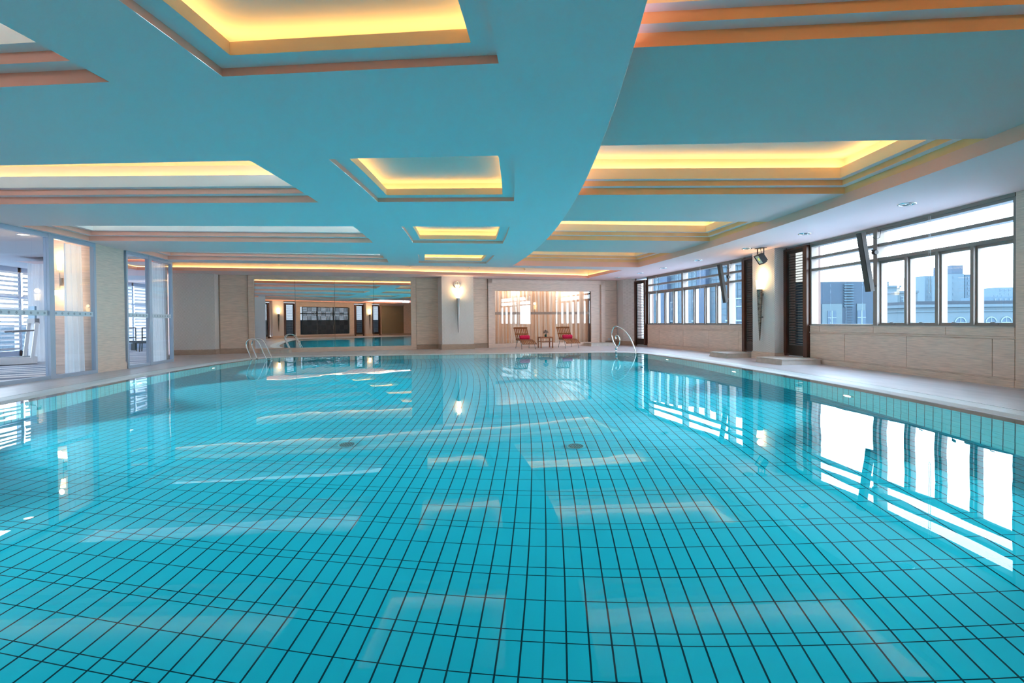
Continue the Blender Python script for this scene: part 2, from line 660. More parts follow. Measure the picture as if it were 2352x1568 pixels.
def bez(a, c, b, n=8):
    return [((1 - t) ** 2 * a[0] + 2 * t * (1 - t) * c[0] + t * t * b[0],
             (1 - t) ** 2 * a[1] + 2 * t * (1 - t) * c[1] + t * t * b[1]) for t in [i / n for i in range(1, n)]]


LEFT = [(-5.95, 1.3), (-6.3, 4.0), (-6.6, 6.0), (-6.86, 8.0), (-7.02, 9.9), (-7.14, 11.6), (-7.21, 13.2), (-7.235, 14.8),
        (-7.17, 16.6), (-6.98, 18.0)]
rt = arc(59.5, -17.3, 2.6, 0.4)
far_a, far_b = (6.2, 19.62), (-5.7, 20.25)
WATER = rt + bez(rt[-1], (7.5, 19.5), far_a) + [far_a]
WATER += [(far_a[0] + (far_b[0] - far_a[0]) * k / 12, far_a[1] + (far_b[1] - far_a[1]) * k / 12) for k in range(1, 13)]
WATER += bez(far_b, (-6.75, 20.2), LEFT[-1])
for i in range(len(LEFT) - 1, 0, -1):
    for k in range(4):
        t = k / 4
        WATER.append((LEFT[i][0] * (1 - t) + LEFT[i - 1][0] * t, LEFT[i][1] * (1 - t) + LEFT[i - 1][1] * t))
WATER.append(LEFT[0])
RIM = offset(WATER, 0.17)
GRATE = offset(WATER, 0.50)
WALL = offset(WATER, -0.20)
DEPTH = -1.8

# pool shell
pool = struct('pool_basin')
b = MB(); b.poly([WALL], DEPTH); b.build('pool_floor', 'pfloor', pool)
me = bpy.data.meshes.new('pool_wall')
vs, fs, uvs = [], [], []
s = 0
n = len(WALL)
for i in range(n + 1):
    x, y = WALL[i % n]
    if i:
        s += hypot(x - WALL[i - 1][0], y - WALL[i - 1][1])
    vs += [(x, y, DEPTH), (x, y, -0.09)]
    uvs += [(s, DEPTH), (s, -0.09)]
for i in range(n):
    fs.append((2 * i, 2 * i + 2, 2 * i + 3, 2 * i + 1))
me.from_pydata(vs, [], fs)
ul = me.uv_layers.new(name='UVMap')
for p in me.polygons:
    for li in p.loop_indices:
        ul.data[li].uv = uvs[me.loops[li].vertex_index]
me.materials.append(mt['pwall'])
o = bpy.data.objects.new('pool_wall', me); COL.objects.link(o); o.parent = pool
b = MB(); b.ring(WATER, -0.055, WALL, -0.09); b.ring(WATER, -0.015, WATER, -0.055)
b.build('submerged_ledge', 'coping', pool)
b = MB(); b.ring(RIM, 0.0, WATER, -0.012); b.ring(WATER, -0.012, WATER, -0.03); b.ring(RIM, -0.03, RIM, 0.0)
b.build('coping', 'rim', pool)
b = MB(); b.ring(GRATE, -0.03, RIM, -0.03); b.ring(GRATE, 0.0, GRATE, -0.03); b.build('overflow_channel', 'gap', pool)
b = MB()
per = []
n = len(GRATE)
for i in range(n):
    a0, a1, c0, c1 = Vector(GRATE[i]), Vector(GRATE[(i + 1) % n]), Vector(RIM[i]), Vector(RIM[(i + 1) % n])
    L = (a1 - a0).length
    k = max(1, int(L / 0.045))
    for j in range(k):
        t0, t1 = j / k, (j + 0.72) / k
        q = [a0.lerp(a1, t0), a0.lerp(a1, t1), c0.lerp(c1, t1), c0.lerp(c1, t0)]
        b.hexa([(p.x, p.y, -0.028) for p in q] + [(p.x, p.y, -0.002) for p in q])
b.build('overflow_grating', 'grate', pool)

b = MB(); b.poly([WATER], -0.02)
wo = b.build('pool_water', 'water', None, 'structure')

# ------------------------------------------------------------------ floor
FA, FB = (-11.0, 22.73), (9.3, 25.59)          # far wall line


def far_y(x):
    return FA[1] + (x - FA[0]) * (FB[1] - FA[1]) / (FB[0] - FA[0])


TN = -22.0                                     # angle of the near end wall
b = MB()
outer = arc(62.3, TN, 9.7) + [(9.0, 26.2), (-13.6, 23.2), (-13.6, 20.0), (-9.1, 18.6)] + arc(42.87, 4.4, TN)[1:]
b.poly([outer, GRATE], 0.0)
fl = b.build('floor', 'deck', None, 'structure')

# ------------------------------------------------------------------ ceiling
ceil = struct('ceiling')
TH = [(-14.67, -11.98), (-9.49, -6.85), (-4.30, -1.70), (0.85, 3.32)]
RTH = [(-14.4, -11.75), (-9.22, -6.5), (-3.98, -1.22), (1.22, 3.82)]
SL = 54.52                                     # curved edge of the low spine
BR = 59.6                                      # outer edge of the raised field
slot = [(-9.06, 18.55), (-3.66, 18.92), (2.72, 19.58), (7.45, 20.5), (7.0, 24.1), (-1.6, 22.35), (-4.2, 21.75), (-10.4, 21.25),
        (-11.6, 21.2), (-11.6, 18.5)]
slot_n = prect(44.0, 59.2, -21.4, -19.6)
outer = arc(62.4, TN, 10.0) + [(9.0, 26.4), (-13.8, 23.4), (-13.8, 18.5), (-9.6, 18.45)] + arc(42.6, 4.0, TN)[1:]
holes = [prect(43.05, 50.0, *t) for t in TH] + [prect(51.04, 53.44, *t) for t in TH]
raised = prect(SL, BR, -19.0, 3.84)
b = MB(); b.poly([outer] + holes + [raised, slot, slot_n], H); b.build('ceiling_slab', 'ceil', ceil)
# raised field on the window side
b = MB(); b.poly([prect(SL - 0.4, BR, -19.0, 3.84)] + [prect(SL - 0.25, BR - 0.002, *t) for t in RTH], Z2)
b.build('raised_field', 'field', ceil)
b = MB(); b.ring(arc(BR, -19, 3.84), H, arc(BR, -19, 3.84), Z2, False)
b.ring(arc(BR, 3.84, 3.839) if False else [P(SL, 3.84), P(BR, 3.84)], H, [P(SL, 3.84), P(BR, 3.84)], Z2, False)
b.build('field_riser', 'riser', ceil)
b = MB(); b.ring(arc(SL, -19, 3.84, 0.4), H, arc(SL, -19, 3.84, 0.4), Z2 + 0.02, False, True)
b.build('spine_edge', 'riser', ceil)


def ins(R0, R1, t0, t1, d):
    m = degrees(d / ((R0 + R1) / 2))
    return (R0 + d, R1 - d, t0 + m, t1 - m)


def loop(R0, R1, t0, t1, na=8):
    return [P(R0, t0 + (t1 - t0) * i / na) for i in range(na + 1)] + [P(R1, t1 + (t0 - t1) * i / na) for i in range(na + 1)]


def coffer(rect, z0, prof, lip_h, back, cove_h, lipm, rism, led_far, led_near, led_side):
    """stepped recess: prof = [(inset, height) ...] of the risers; then a lip hiding a light shelf"""
    root = struct('ceiling_coffer')
    d, z = 0.0, z0
    rs, ld = MB(), MB()
    for ledge, rise in prof:
        if ledge:
            ld.ring(loop(*ins(*rect, d)), z, loop(*ins(*rect, d + ledge)), z)
            d += ledge
        rs.ring(loop(*ins(*rect, d)), z, loop(*ins(*rect, d)), z + rise)
        z += rise
    ledge = lip_h[0]
    ld.ring(loop(*ins(*rect, d)), z, loop(*ins(*rect, d + ledge)), z)
    d += ledge
    rs.build('step_riser', rism, root)
    ld.build('step_ledge', 'ceil', root)
    lp = MB()
    lp.ring(loop(*ins(*rect, d)), z, loop(*ins(*rect, d)), z + lip_h[1])
    z += lip_h[1]
    lp.ring(loop(*ins(*rect, d)), z, loop(*ins(*rect, d - 0.03)), z)
    lp.ring(loop(*ins(*rect, d - 0.03)), z, loop(*ins(*rect, d - 0.03)), z - 0.05)
    lp.build('light_lip', lipm, root)
    cv = MB()
    cv.ring(loop(*ins(*rect, d - 0.03)), z - 0.05, loop(*ins(*rect, d - back)), z - 0.05)
    cv.ring(loop(*ins(*rect, d - back)), z - 0.05, loop(*ins(*rect, d - back)), z + cove_h)
    q = ins(*rect, d - back)
    cv.poly([loop(*q)], z + cove_h)
    cv.build('cove', 'cove', root)
    # led strips on the shelf
    a = ins(*rect, d - back * 0.55)
    w = 0.03
    zz = z + 0.012
    wt = degrees(w / ((rect[0] + rect[1]) / 2))
    for side, m in (('far', led_far), ('near', led_near), ('side', led_side)):
        if m is None:
            continue
        sb = MB()
        if side == 'far':
            sb.pbox(a[0], a[1], a[3], a[3] + wt, zz, zz + 0.012, 1)
        elif side == 'near':
            sb.pbox(a[0], a[1], a[2] - wt, a[2], zz, zz + 0.012, 1)
        else:
            sb.pbox(a[0] - w, a[0], a[2], a[3], zz, zz + 0.012, 4)
            sb.pbox(a[1], a[1] + w, a[2], a[3], zz, zz + 0.012, 4)
        sb.build('light_strip', m, root)
    return root


for i, t in enumerate(TH):
    coffer((51.04, 53.44, *t), H, [(0, 0.07)], (0.20, 0.11), 0.28, 0.16, 'lip_amber', 'riser', 'led_a', 'led_a', 'led_a')
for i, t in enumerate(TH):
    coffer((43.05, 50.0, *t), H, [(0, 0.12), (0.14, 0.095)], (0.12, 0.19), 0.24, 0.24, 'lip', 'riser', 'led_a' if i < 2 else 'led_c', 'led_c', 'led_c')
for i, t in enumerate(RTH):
    coffer((SL - 0.25, BR - 0.002, *t), Z2, [(0, 0.12), (0.14, 0.095)], (0.12, 0.19), 0.24, 0.24, 'lip_amber', 'riser_amber', 'led_r', 'led_r', 'led_r')

# light slots along the far wall and the near end wall
def shrink(pts, d):
    return offset(pts, -d)


def light_slot(slot, led, brackets):
    area = sum(p[0] * q[1] - q[0] * p[1] for p, q in zip(slot, slot[1:] + slot[:1]))
    if area < 0:
        slot = slot[::-1]
    sl = struct('ceiling_cove')
    slot_o = shrink(slot, -0.18)
    b = MB(); b.ring(slot, H, slot, H + 0.13); b.ring(slot, H + 0.13, shrink(slot, -0.02), H + 0.13)
    b.build('slot_lip', 'riser', sl)
    b = MB(); b.ring(shrink(slot, -0.02), H + 0.08, slot_o, H + 0.08); b.ring(slot_o, H + 0.08, slot_o, H + 0.55); b.poly([slot_o], H + 0.55)
    b.build('cove', 'cove', sl)
    m_o = shrink(slot, -0.13)
    b = MB()
    for p, q in zip(m_o, m_o[1:] + m_o[:1]):
        b.bar((*p, H + 0.135), (*q, H + 0.135), 0.03, 0.02)
    b.build('light_strip', led, sl)
    for x, y in brackets:
        MB().bar((x, y - 0.3, H + 0.42), (x, y + 0.55, H + 0.42), 0.05, 0.22).build('slot_bracket', 'cove', sl)


light_slot(slot, 'led_s', [(x, 21.65 + (x + 6.6) * 0.2) for x in (-6.6, -4.0, -1.4, 1.2, 3.8)])
light_slot(slot_n, 'led_n', [])

# ------------------------------------------------------------------ window side wall
RW = 62.02
WN0, WN1 = 7.47, 12.96          # near window
WF0, WF1 = 16.18, 23.24         # far window
wall_r = struct('wall_right')


def dado(y0, y1, z1, joints, name):
    b = MB()
    b.pbox(RW, RW + 0.3, TY(y0), TY(y1), 0, z1)
    b.build(name, 'stone', wall_r)
    b = MB()
    ys = sorted([y0] + joints + [y1])
    for a, c in zip(ys, ys[1:]):
        b.pbox(RW - 0.016, RW, TY(a + 0.006), TY(c - 0.006), 0.16, 0.83)
    js = [j for j in [y0, y0 + 1.35, y0 + 3.24, y0 + 5.1, y0 + 7.0] if j < y1 - 0.1] + [y1]
    for a, c in zip(js, js[1:]):
        b.pbox(RW - 0.016, RW, TY(a + 0.006), TY(c - 0.006), 0.885, z1 - 0.01)
    b.pbox(RW - 0.028, RW, TY(y0), TY(y1), 0.845, 0.872)
    b.build('stone_panelling', 'stone', wall_r)
    b = MB()
    b.pbox(RW - 0.03, RW, TY(y0), TY(y1), 0.0, 0.13)
    b.pbox(RW - 0.024, RW, TY(y0), TY(y1), 0.135, 0.15)
    b.build('baseboard', 'stone', wall_r)


dado(WN0, WN1, 1.05, [7.87, 9.77, 11.65], 'dado')
dado(WF0, WF1, 1.05, [16.49, 18.37, 20.24, 22.18], 'dado')
b = MB()
b.pbox(RW, RW + 0.3, TN, TY(WN0), 0, H + 0.1)                 # solid stone before the near window
b.pbox(RW + 0.02, RW + 0.3, TY(14.05), TY(15.1), 0, H + 0.1)   # behind the pillar
b.pbox(RW, RW + 0.3, TY(24.4), TY(26.2), 0, H + 0.1)
b.build('stone_wall', 'stone', wall_r)
b = MB()
z = 0
b.pbox(RW - 0.02, RW, TN, TY(WN0 + 0.0) , 0, 0.13)
for i in range(4):
    b.pbox(RW - 0.014, RW, TY(WN0 - 1.9 * (i + 1)), TY(WN0 - 1.9 * i - 0.012), 0.16, 0.83)
    for k in range(3):
        b.pbox(RW - 0.014, RW, TY(WN0 - 1.9 * (i + 1) + 0.5 * (k % 2)), TY(WN0 - 1.9 * i - 0.012 + 0.0), 0.885 + 0.83 * k, 1.7 + 0.82 * k)
b.build('stone_panelling', 'stone', wall_r)
# wall above/below the louvre recesses
b = MB()
for (y0, y1) in ((12.97, 14.05), (15.1, 16.17), (23.25, 24.43)):
    b.pbox(RW + 0.02, RW + 0.3, TY(y0), TY(y1), 0, 0.16)
    b.pbox(RW + 0.02, RW + 0.3, TY(y0), TY(y1), 3.28, H + 0.1)
b.build('louvre_recess', 'wallw', wall_r)
b = MB()
for (ya, yb) in ((12.95, 13.02), (14.0, 14.07), (15.08, 15.14), (16.12, 16.2), (23.22, 23.33), (24.33, 24.45)):
    b.pbox(RW + 0.002, RW + 0.3, TY(ya), TY(yb), 0.0, H + 0.1, 1)
b.build('louvre_reveal', 'wood', wall_r)


def window(name, y0, y1, posts, casement_bays, fixed_bays, chains):
    root = struct(name)
    D = 0.20
    fb = MB()
    fb.pbox(RW, RW + D, TY(y0), TY(y1), 3.23, H)                # head
    fb.pbox(RW - 0.02, RW + 0.06, TY(y0), TY(y1), 3.285, H)
    fb.pbox(RW, RW + D, TY(y0), TY(y1), 2.885, 2.955)
    fb.pbox(RW, RW + D, TY(y0), TY(y1), 2.555, 2.625)
    fb.pbox(RW, RW + D, TY(y0), TY(y1), 1.055, 1.085)
    fb.pbox(RW, RW + D, TY(y0), TY(y0 + 0.05), 1.055, H)
    fb.pbox(RW, RW + D, TY(y1 - 0.05), TY(y1), 1.055, H)
    fb.build('window_frame', 'frame', root)
    for p in posts:
        MB().pbox(RW - 0.03, RW + D + 0.02, TY(p - 0.06), TY(p + 0.06), 1.05, H, 1).build('window_post', 'frame', root)
    sb = MB(); sb.pbox(RW - 0.035, RW + D, TY(y0), TY(y1), 1.035, 1.055); sb.build('window_sill', 'step', root)
    edges = [y0 + 0.05] + [q for p in posts for q in (p - 0.06, p + 0.06)] + [y1 - 0.05]
    bays = [(edges[i], edges[i + 1]) for i in range(0, len(edges), 2)]
    for bi, (a, c) in enumerate(bays):
        for (z0, z1) in ((2.955, 3.23), (2.625, 2.885)):
            MB().pbox(RW + 0.14, RW + 0.146, TY(a), TY(c), z0, z1).build('pane', 'glass', root)
        if bi in fixed_bays:
            MB().pbox(RW + 0.14, RW + 0.146, TY(a), TY(c), 1.085, 2.555).build('pane', 'glass', root)
        else:
            k = 4
            wd = (c - a) / k
            for j in range(k):
                s0, s1 = a + wd * j, a + wd * (j + 1)
                if j:
                    MB().pbox(RW, RW + D, TY(s0 - 0.035), TY(s0 + 0.035), 1.07, 2.56, 1).build('mullion', 'frame', root)
                l0 = s0 + (0.035 if j else 0)
                l1 = s1 - (0.035 if j < k - 1 else 0)
                cb = MB()
                cb.pbox(RW + 0.05, RW + 0.13, TY(l0), TY(l1), 2.50, 2.555, 1)
                cb.pbox(RW + 0.05, RW + 0.13, TY(l0), TY(l1), 1.085, 1.12, 1)
                cb.pbox(RW + 0.05, RW + 0.13, TY(l0), TY(l0 + 0.035), 1.12, 2.50, 1)
                cb.pbox(RW + 0.05, RW + 0.13, TY(l1 - 0.035), TY(l1), 1.12, 2.50, 1)
                cs = cb.build('casement', 'frame', root)
                MB().pbox(RW + 0.09, RW + 0.096, TY(l0 + 0.035), TY(l1 - 0.035), 1.12, 2.50, 1).build('pane', 'glass', cs)
                hb = MB()
                ym = (l0 + l1) / 2
                hb.pbox(RW + 0.02, RW + 0.05, TY(ym - 0.07), TY(ym + 0.07), 1.086, 1.105, 1)
                p0, p1 = P(RW + 0.02, TY(ym + 0.05)), P(RW + 0.0, TY(ym - 0.05))
                hb.tube([(*p0, 1.105), (*p0, 1.125), (*p1, 1.125)], 0.008, 6)
                hb.build('handle', 'grey', cs)
    for y, zb in chains:
        cb = MB()
        for dy in (-0.02, 0.02):
            x_, y_ = P(RW - 0.05, TY(y + dy))
            cb.tube([(x_, y_, 3.3), (x_, y_, zb)], 0.004, 5)
        pa, pb = P(RW - 0.05, TY(y - 0.02)), P(RW - 0.05, TY(y + 0.02))
        pm = P(RW - 0.05, TY(y))
        cb.tube([(*pa, zb), (*pm, zb - 0.03), (*pb, zb)], 0.004, 5)
        cb.build('bead_chain', 'white', root)
    return root


window('window_1', WN0, WN1, [10.64], [0], [1], [(9.15, 1.75)])
window('window_2', WF0, WF1, [17.08, 20.28], [1, 2], [0], [(18.9, 2.2), (22.4, 2.2)])
# panes behind the louvred screens
lw = struct('window_3')
for (y0, y1) in ((12.97, 14.05), (15.1, 16.17), (23.25, 24.43)):
    MB().pbox(RW + 0.27, RW + 0.276, TY(y0), TY(y1), 0.10, 3.30).build('pane', 'glass' if y0 > 20 else 'glass_dim', lw)


# ------------------------------------------------------------------ pillars
def pillar(name, pts, wallm, skm, z1=H + 0.05, sk=0.045, skh=0.19):
    root = struct(name)
    MB().prism(pts, 0, z1).build('shaft', wallm, root)
    o2 = offset(pts, sk)
    o3 = offset(pts, sk * 0.6)
    b = MB(); b.prism(o2, 0, skh); b.prism(o3, skh, skh + 0.04); b.build('baseboard', skm, root)
    return root


def ccw(pts):
    a = sum(p[0] * q[1] - q[0] * p[1] for p, q in zip(pts, pts[1:] + pts[:1]))
    return pts if a > 0 else pts[::-1]


pillar('pillar', ccw([P(61.6, TY(13.95, 61.6)), P(61.6, TY(15.06, 61.6)), P(62.2, TY(15.10)), P(62.2, TY(14.05))]), 'weave', 'stone')
pillar('pillar', ccw([(-0.07, 23.40), (1.39, 23.58), (1.42, 24.5), (-0.26, 24.3)]), 'weave', 'skirt', skh=0.20)
pillar('pillar', ccw([(-10.94, 22.36), (-9.41, 22.55), (-9.43, 23.2), (-10.94, 23.1)]), 'weave', 'skirt', skh=0.17)
pillar('pillar', ccw([(8.98, 25.6), (9.10, 24.95), (9.50, 24.43), (10.3, 24.43), (10.0, 26.2)]), 'weave', 'skirt', skh=0.17)
pl = pillar('pillar', ccw([P(42.87, TY(14.47, 42.87)), P(42.87, TY(15.70, 42.87)), (-10.05, 15.75), (-10.05, 14.45)]), 'stone_l', 'stone_l', z1=3.5, sk=0.03, skh=0.16)
b = MB()
b.box((-9.52, 14.44, 0.24), (1.04, 0.03, 0.02)); b.box((-9.52, 14.44, 1.62), (1.04, 0.03, 0.02)); b.box((-9.52, 14.44, 1.02), (1.04, 0.03, 0.02))
b.build('stone_moulding', 'stone_l', pl)


# ------------------------------------------------------------------ far wall
def Fp(x, out=0.0):             # point on the far wall line, out = metres towards the pool
    k = (FB[1] - FA[1]) / (FB[0] - FA[0])
    L = sqrt(1 + k * k)
    return (x + out * k / L, far_y(x) - out / L)


def fbox(b, x0, x1, z0, z1, o0, o1):
    q = [Fp(x0, o1), Fp(x1, o1), Fp(x1, o0), Fp(x0, o0)]
    b.hexa([(x, y, z0) for x, y in q] + [(x, y, z1) for x, y in q])
    return b


wall_f = struct('wall_far')
b = MB()
fbox(b, -9.45, 2.33, 0, H + 0.05, -0.25, -0.02)
fbox(b, 2.33, 8.05, 2.95, H + 0.05, -0.25, -0.02)
fbox(b, 2.33, 8.05, 0, 0.12, -0.25, -0.02)
fbox(b, 8.05, 9.3, 0, H + 0.05, -0.25, -0.02)
b.build('wall_backing', 'skirt', wall_f)
b = MB()
for (x0, x1) in ((-9.38, -8.29), (-1.27, -0.15), (1.42, 2.13), (8.27, 8.98)):
    zs = [0.21, 1.775, H] if x0 < 0 and x1 < -8 else [0.21, 0.86, 1.52, 2.17, 2.83, H]
    for z0, z1 in zip(zs, zs[1:]):
        fbox(b, x0 + 0.015, x1 - 0.015, z0 + 0.006, z1 - 0.006, -0.02, 0.03)
b.build('stone_panelling', 'stone', wall_f)
b = MB()
fbox(b, -9.38, -8.29, 0, 0.19, -0.02, 0.05)
fbox(b, -1.27, -0.15, 0, 0.19, -0.02, 0.05)
fbox(b, 1.42, 2.13, 0, 0.19, -0.02, 0.05)
fbox(b, 8.27, 8.98, 0, 0.19, -0.02, 0.05)
b.build('baseboard', 'skirt', wall_f)
# stone surround of the mirror and of the curtained window
b = MB()
fbox(b, -8.28, -8.06, 0, H, -0.02, 0.09); fbox(b, -1.50, -1.27, 0, H, -0.02, 0.09)
fbox(b, -8.06, -1.50, 3.17, H, -0.02, 0.08); fbox(b, -8.06, -1.50, 0, 0.19, -0.02, 0.08)
b.build('trim', 'stone', wall_f)
b = MB()
fbox(b, 2.14, 2.34, 0, 3.31, -0.02, 0.12); fbox(b, 8.05, 8.26, 0, 3.31, -0.02, 0.12)
fbox(b, 2.14, 8.26, 3.12, 3.31, -0.02, 0.12); fbox(b, 2.14, 8.26, 3.31, H, -0.02, 0.03)
fbox(b, 2.34, 2.48, 0, 3.12, -0.20, 0.06); fbox(b, 7.52, 8.05, 0, 3.12, -0.20, 0.02)
fbox(b, 2.48, 7.52, 2.77, 3.12, -0.20, 0.06); fbox(b, 2.34, 8.05, 0, 0.18, -0.20, 0.07)
b.build('trim', 'stone_l', wall_f)

# mirror of four panels
mr = thing('wall_mirror', 'wide frameless wall mirror of four panels in stone surround at far end', 'mirror', (*Fp(-4.78), 0.19))
xs = [-8.06, -6.44, -4.82, -3.16, -1.50]
for i, (x0, x1) in enumerate(zip(xs, xs[1:])):
    b = MB(); fbox(b, x0 + 0.006, x1 - 0.006, 0.19, 3.17, -0.02, 0.02)
    o = b.build('mirror_panel', 'mirror', mr)
    o.matrix_parent_inverse = Matrix.Translation(mr.location).inverted()

# curtained window in the far wall
wf = struct('window_4')
b = MB(); fbox(b, 2.48, 7.52, 0.18, 2.77, -0.06, -0.05); b.build('pane', 'far_glass', wf)
b = MB(); fbox(b, 2.48, 7.46, 1.60, 1.73, -0.075, -0.065); b.build('frosted_band', mat('taupe_film_band', (0.66, 0.54, 0.48), 0.8), wf)
b = MB(); fbox(b, 7.42, 7.52, 0.18, 2.77, -0.19, -0.06); b.build('window_frame', 'wood', wf)
b = MB(); fbox(b, 2.0, 8.5, -0.05, 3.4, -1.6, -1.55); fbox(b, 2.0, 2.05, 0, 3.4, -1.6, -0.25); fbox(b, 8.4, 8.5, 0, 3.4, -1.6, -0.25)
fbox(b, 2.0, 8.5, 3.35, 3.4, -1.6, -0.25); fbox(b, 2.0, 8.5, -0.05, 0.0, -1.6, -0.25); b.build('room_behind', 'wallw', wf)


def curtain(name, label, pts, z0, z1, m, amp=0.05, pitch=0.16, flare=0.0, group=None):
    """pleated hanging cloth along a base line"""
    b = MB()
    A, B = Vector(pts[0]), Vector(pts[1])
    L = (B - A).length
    d = (B - A).normalized()
    nrm = Vector((d.y, -d.x))
    n = max(8, int(L / pitch * 8))
    rows = 8
    base = len(b.v)
    for rI in range(rows + 1):
        t = rI / rows
        z = z0 + (z1 - z0) * t
        for i in range(n + 1):
            s_ = i / n
            ph = 2 * pi * s_ * L / pitch
            wob = 0.6 * sin(ph * 0.37 + 1.3) + 0.4 * sin(ph * 0.21 + 0.4)
            off = amp * (0.65 + 0.35 * (1 - t)) * sin(ph + 0.8 * wob + 0.25 * t)
            x = s_ * (1 + flare * (1 - t)) - flare * (1 - t) * 0.5
            p = A + d * (L * x) + nrm * off
            b.v.append((p.x - A.x, p.y - A.y, z))
    for rI in range(rows):
        for i in range(n):
            a = base + rI * (n + 1) + i
            b.f.append((a, a + 1, a + n + 2, a + n + 1)); b.sm.append(True)
    o = b.build(name, m, None, None, (A.x, A.y, 0))
    return tag(o, label, 'curtain', group)


curtain('curtain', 'peach and white striped full curtain behind the far window glass', (Fp(2.40, -0.42), Fp(7.60, -0.42)), 0.16, 2.9, 'curtain_o', 0.06, 0.22)
lamp('curtain_fill_light', 'AREA', (*Fp(5.0, -0.22), 2.86), 7, (1.0, 0.86, 0.70), 0.1, aim=(*Fp(5.0, -0.45), 0.8), shape='RECTANGLE', size_y=4.8)  # added hidden strip that brightens the curtain, no known fitting
bpy.data.objects['curtain_fill_light'].data.size = 4.8
bpy.data.objects['curtain_fill_light'].data.size_y = 0.08

for x in (3.6, 6.3):
    lamp('curtain_fill_backlight', 'AREA', (*Fp(x, -1.0), 3.2), 38, (1.0, 0.90, 0.80), 0.5, aim=(*Fp(x, -0.85), 0.5))  # added unseen lamps that make the curtain glow from behind

# ------------------------------------------------------------------ left wall: glass partition to the gym
RL = 42.87


def partition(name, ya, yb, mull):
    root = struct(name)
    b = MB()
    b.pbox(RL - 0.05, RL + 0.05, TY(ya, RL), TY(yb, RL), 0, 0.085)
    b.pbox(RL - 0.05, RL + 0.05, TY(ya, RL), TY(yb, RL), 3.25, H)
    b.pbox(RL - 0.05, RL + 0.05, TY(ya, RL), TY(ya + 0.07, RL), 0, H, 1)
    b.pbox(RL - 0.05, RL + 0.05, TY(yb - 0.07, RL), TY(yb, RL), 0, H, 1)
    b.build('door_frame', 'alu', root)
    ed = [ya + 0.07]
    for m in mull:
        MB().pbox(RL - 0.06, RL + 0.06, TY(m - 0.07, RL), TY(m + 0.07, RL), 0, H, 1).build('mullion', 'alu', root)
        ed += [m - 0.07, m + 0.07]
    ed.append(yb - 0.07)
    for a, c in zip(ed[::2], ed[1::2]):
        pn = MB().pbox(RL - 0.004, RL + 0.004, TY(a, RL), TY(c, RL), 0.085, 3.25).build('pane', 'inner_glass', root)
        MB().pbox(RL + 0.005, RL + 0.008, TY(a, RL), TY(c, RL), 1.46, 1.58).build('frosted_band', 'frost', pn)
        db = MB()
        k = int((c - a) / 0.165)
        for i in range(k):
            y = a + (c - a) * (i + 0.5) / k
            t = TY(y, RL)
            cx, cy = P(RL + 0.0105, t)
            tx, ty = -sin(radians(t)), cos(radians(t))
            for r0, r1 in ((0.016, 0.028), (0.0, 0.009)):
                for q in range(12):
                    a0, a1 = 2 * pi * q / 12, 2 * pi * (q + 1) / 12
                    db.face([(cx + tx * r * cos(aa), cy + ty * r * cos(aa), 1.52 + r * sin(aa)) for r, aa in ((r0, a0), (r1, a0), (r1, a1), (r0, a1))])
        db.build('dot_pattern', 'dot', pn)
    return root


partition('door_1', 6.0, 14.46, [8.2, 10.6, 13.02])
partition('door_2', 15.72, 18.42, [16.95])

# gym behind the glass
wl = struct('wall_left')
b = MB()
b.box((-13.4, 31.1, 1.8), (8.5, 0.1, 3.7))
for (xa, ya), (xb, yb) in (((-9.24, 18.46), (-12.07, 24.35)), ((-12.07, 24.35), (-15.2, 31.0))):
    b.hexa([(xa - 0.1, ya, 0), (xa, ya, 0), (xb, yb, 0), (xb - 0.1, yb, 0), (xa - 0.1, ya, 3.6), (xa, ya, 3.6), (xb, yb, 3.6), (xb - 0.1, yb, 3.6)])
b.box((-12.6, 4.0, 1.8), (8.5, 0.1, 3.7))
b.build('gym_wall', 'wallw', wl)
b = MB()
b.pbox(RL - 0.1, RL + 0.1, TN, TY(6.0, RL), 0, H + 0.05)
b.build('stone_wall', 'stone_l', wl)
b = MB()
b.poly([[(-17.0, 3.9), (-8.0, 3.9)] + [q for q in arc(42.84, -15, 4.3)] + [(-15.1, 31.2), (-17, 31.2)]], 0.002)
b.build('floor_gym', 'carpet', None, 'structure')
b = MB()
b.poly([[(-17.0, 3.9), (-8.0, 3.9)] + [q for q in arc(42.8, -15, 4.3)] + [(-15.1, 31.2), (-17, 31.2)]], 3.5)
b.build('ceiling_gym', 'wallw', None, 'structure')
# corridor at the far left
b = MB()
b.box((-11.2, 24.3, 1.75), (1.7, 0.1, 3.5))
b.build('corridor_wall', 'amberwood', wl)
lamp('corridor_lamp', 'POINT', (-11.3, 23.5, 2.8), 10, (1.0, 0.5, 0.12), 0.1)
# gym outer window wall with blinds
gw = struct('window_5')
fb, pb, bb = MB(), MB(), MB()
ys = [4.0 + 1.8 * i for i in range(16)]
for y in ys:
    fb.box((-16.3, y, 1.75), (0.16, 0.14, 3.5))
fb.box((-16.3, 17.5, 0.15), (0.16, 27.2, 0.3)); fb.box((-16.3, 17.5, 3.42), (0.16, 27.2, 0.2)); fb.box((-16.3, 17.5, 2.35), (0.12, 27.2, 0.08))
fb.build('window_frame', 'alu', gw)
pb.box((-16.34, 17.5, 1.8), (0.006, 27.0, 3.1)); pb.build('pane', 'clear', gw)
for i, (y0, y1) in enumerate(zip(ys, ys[1:])):
    if i in (5, 6):
        continue
    zz = 0.35
    while zz < 3.25:
        y_a, y_b = y0 + 0.09, y1 - 0.09
        bb.hexa([(-16.21, y_a, zz), (-16.16, y_a, zz + 0.075), (-16.16, y_b, zz + 0.075), (-16.21, y_b, zz),
                 (-16.205, y_a, zz - 0.004), (-16.155, y_a, zz + 0.071), (-16.155, y_b, zz + 0.071), (-16.205, y_b, zz - 0.004)])
        zz += 0.17
bb.build('blind', 'white', gw)

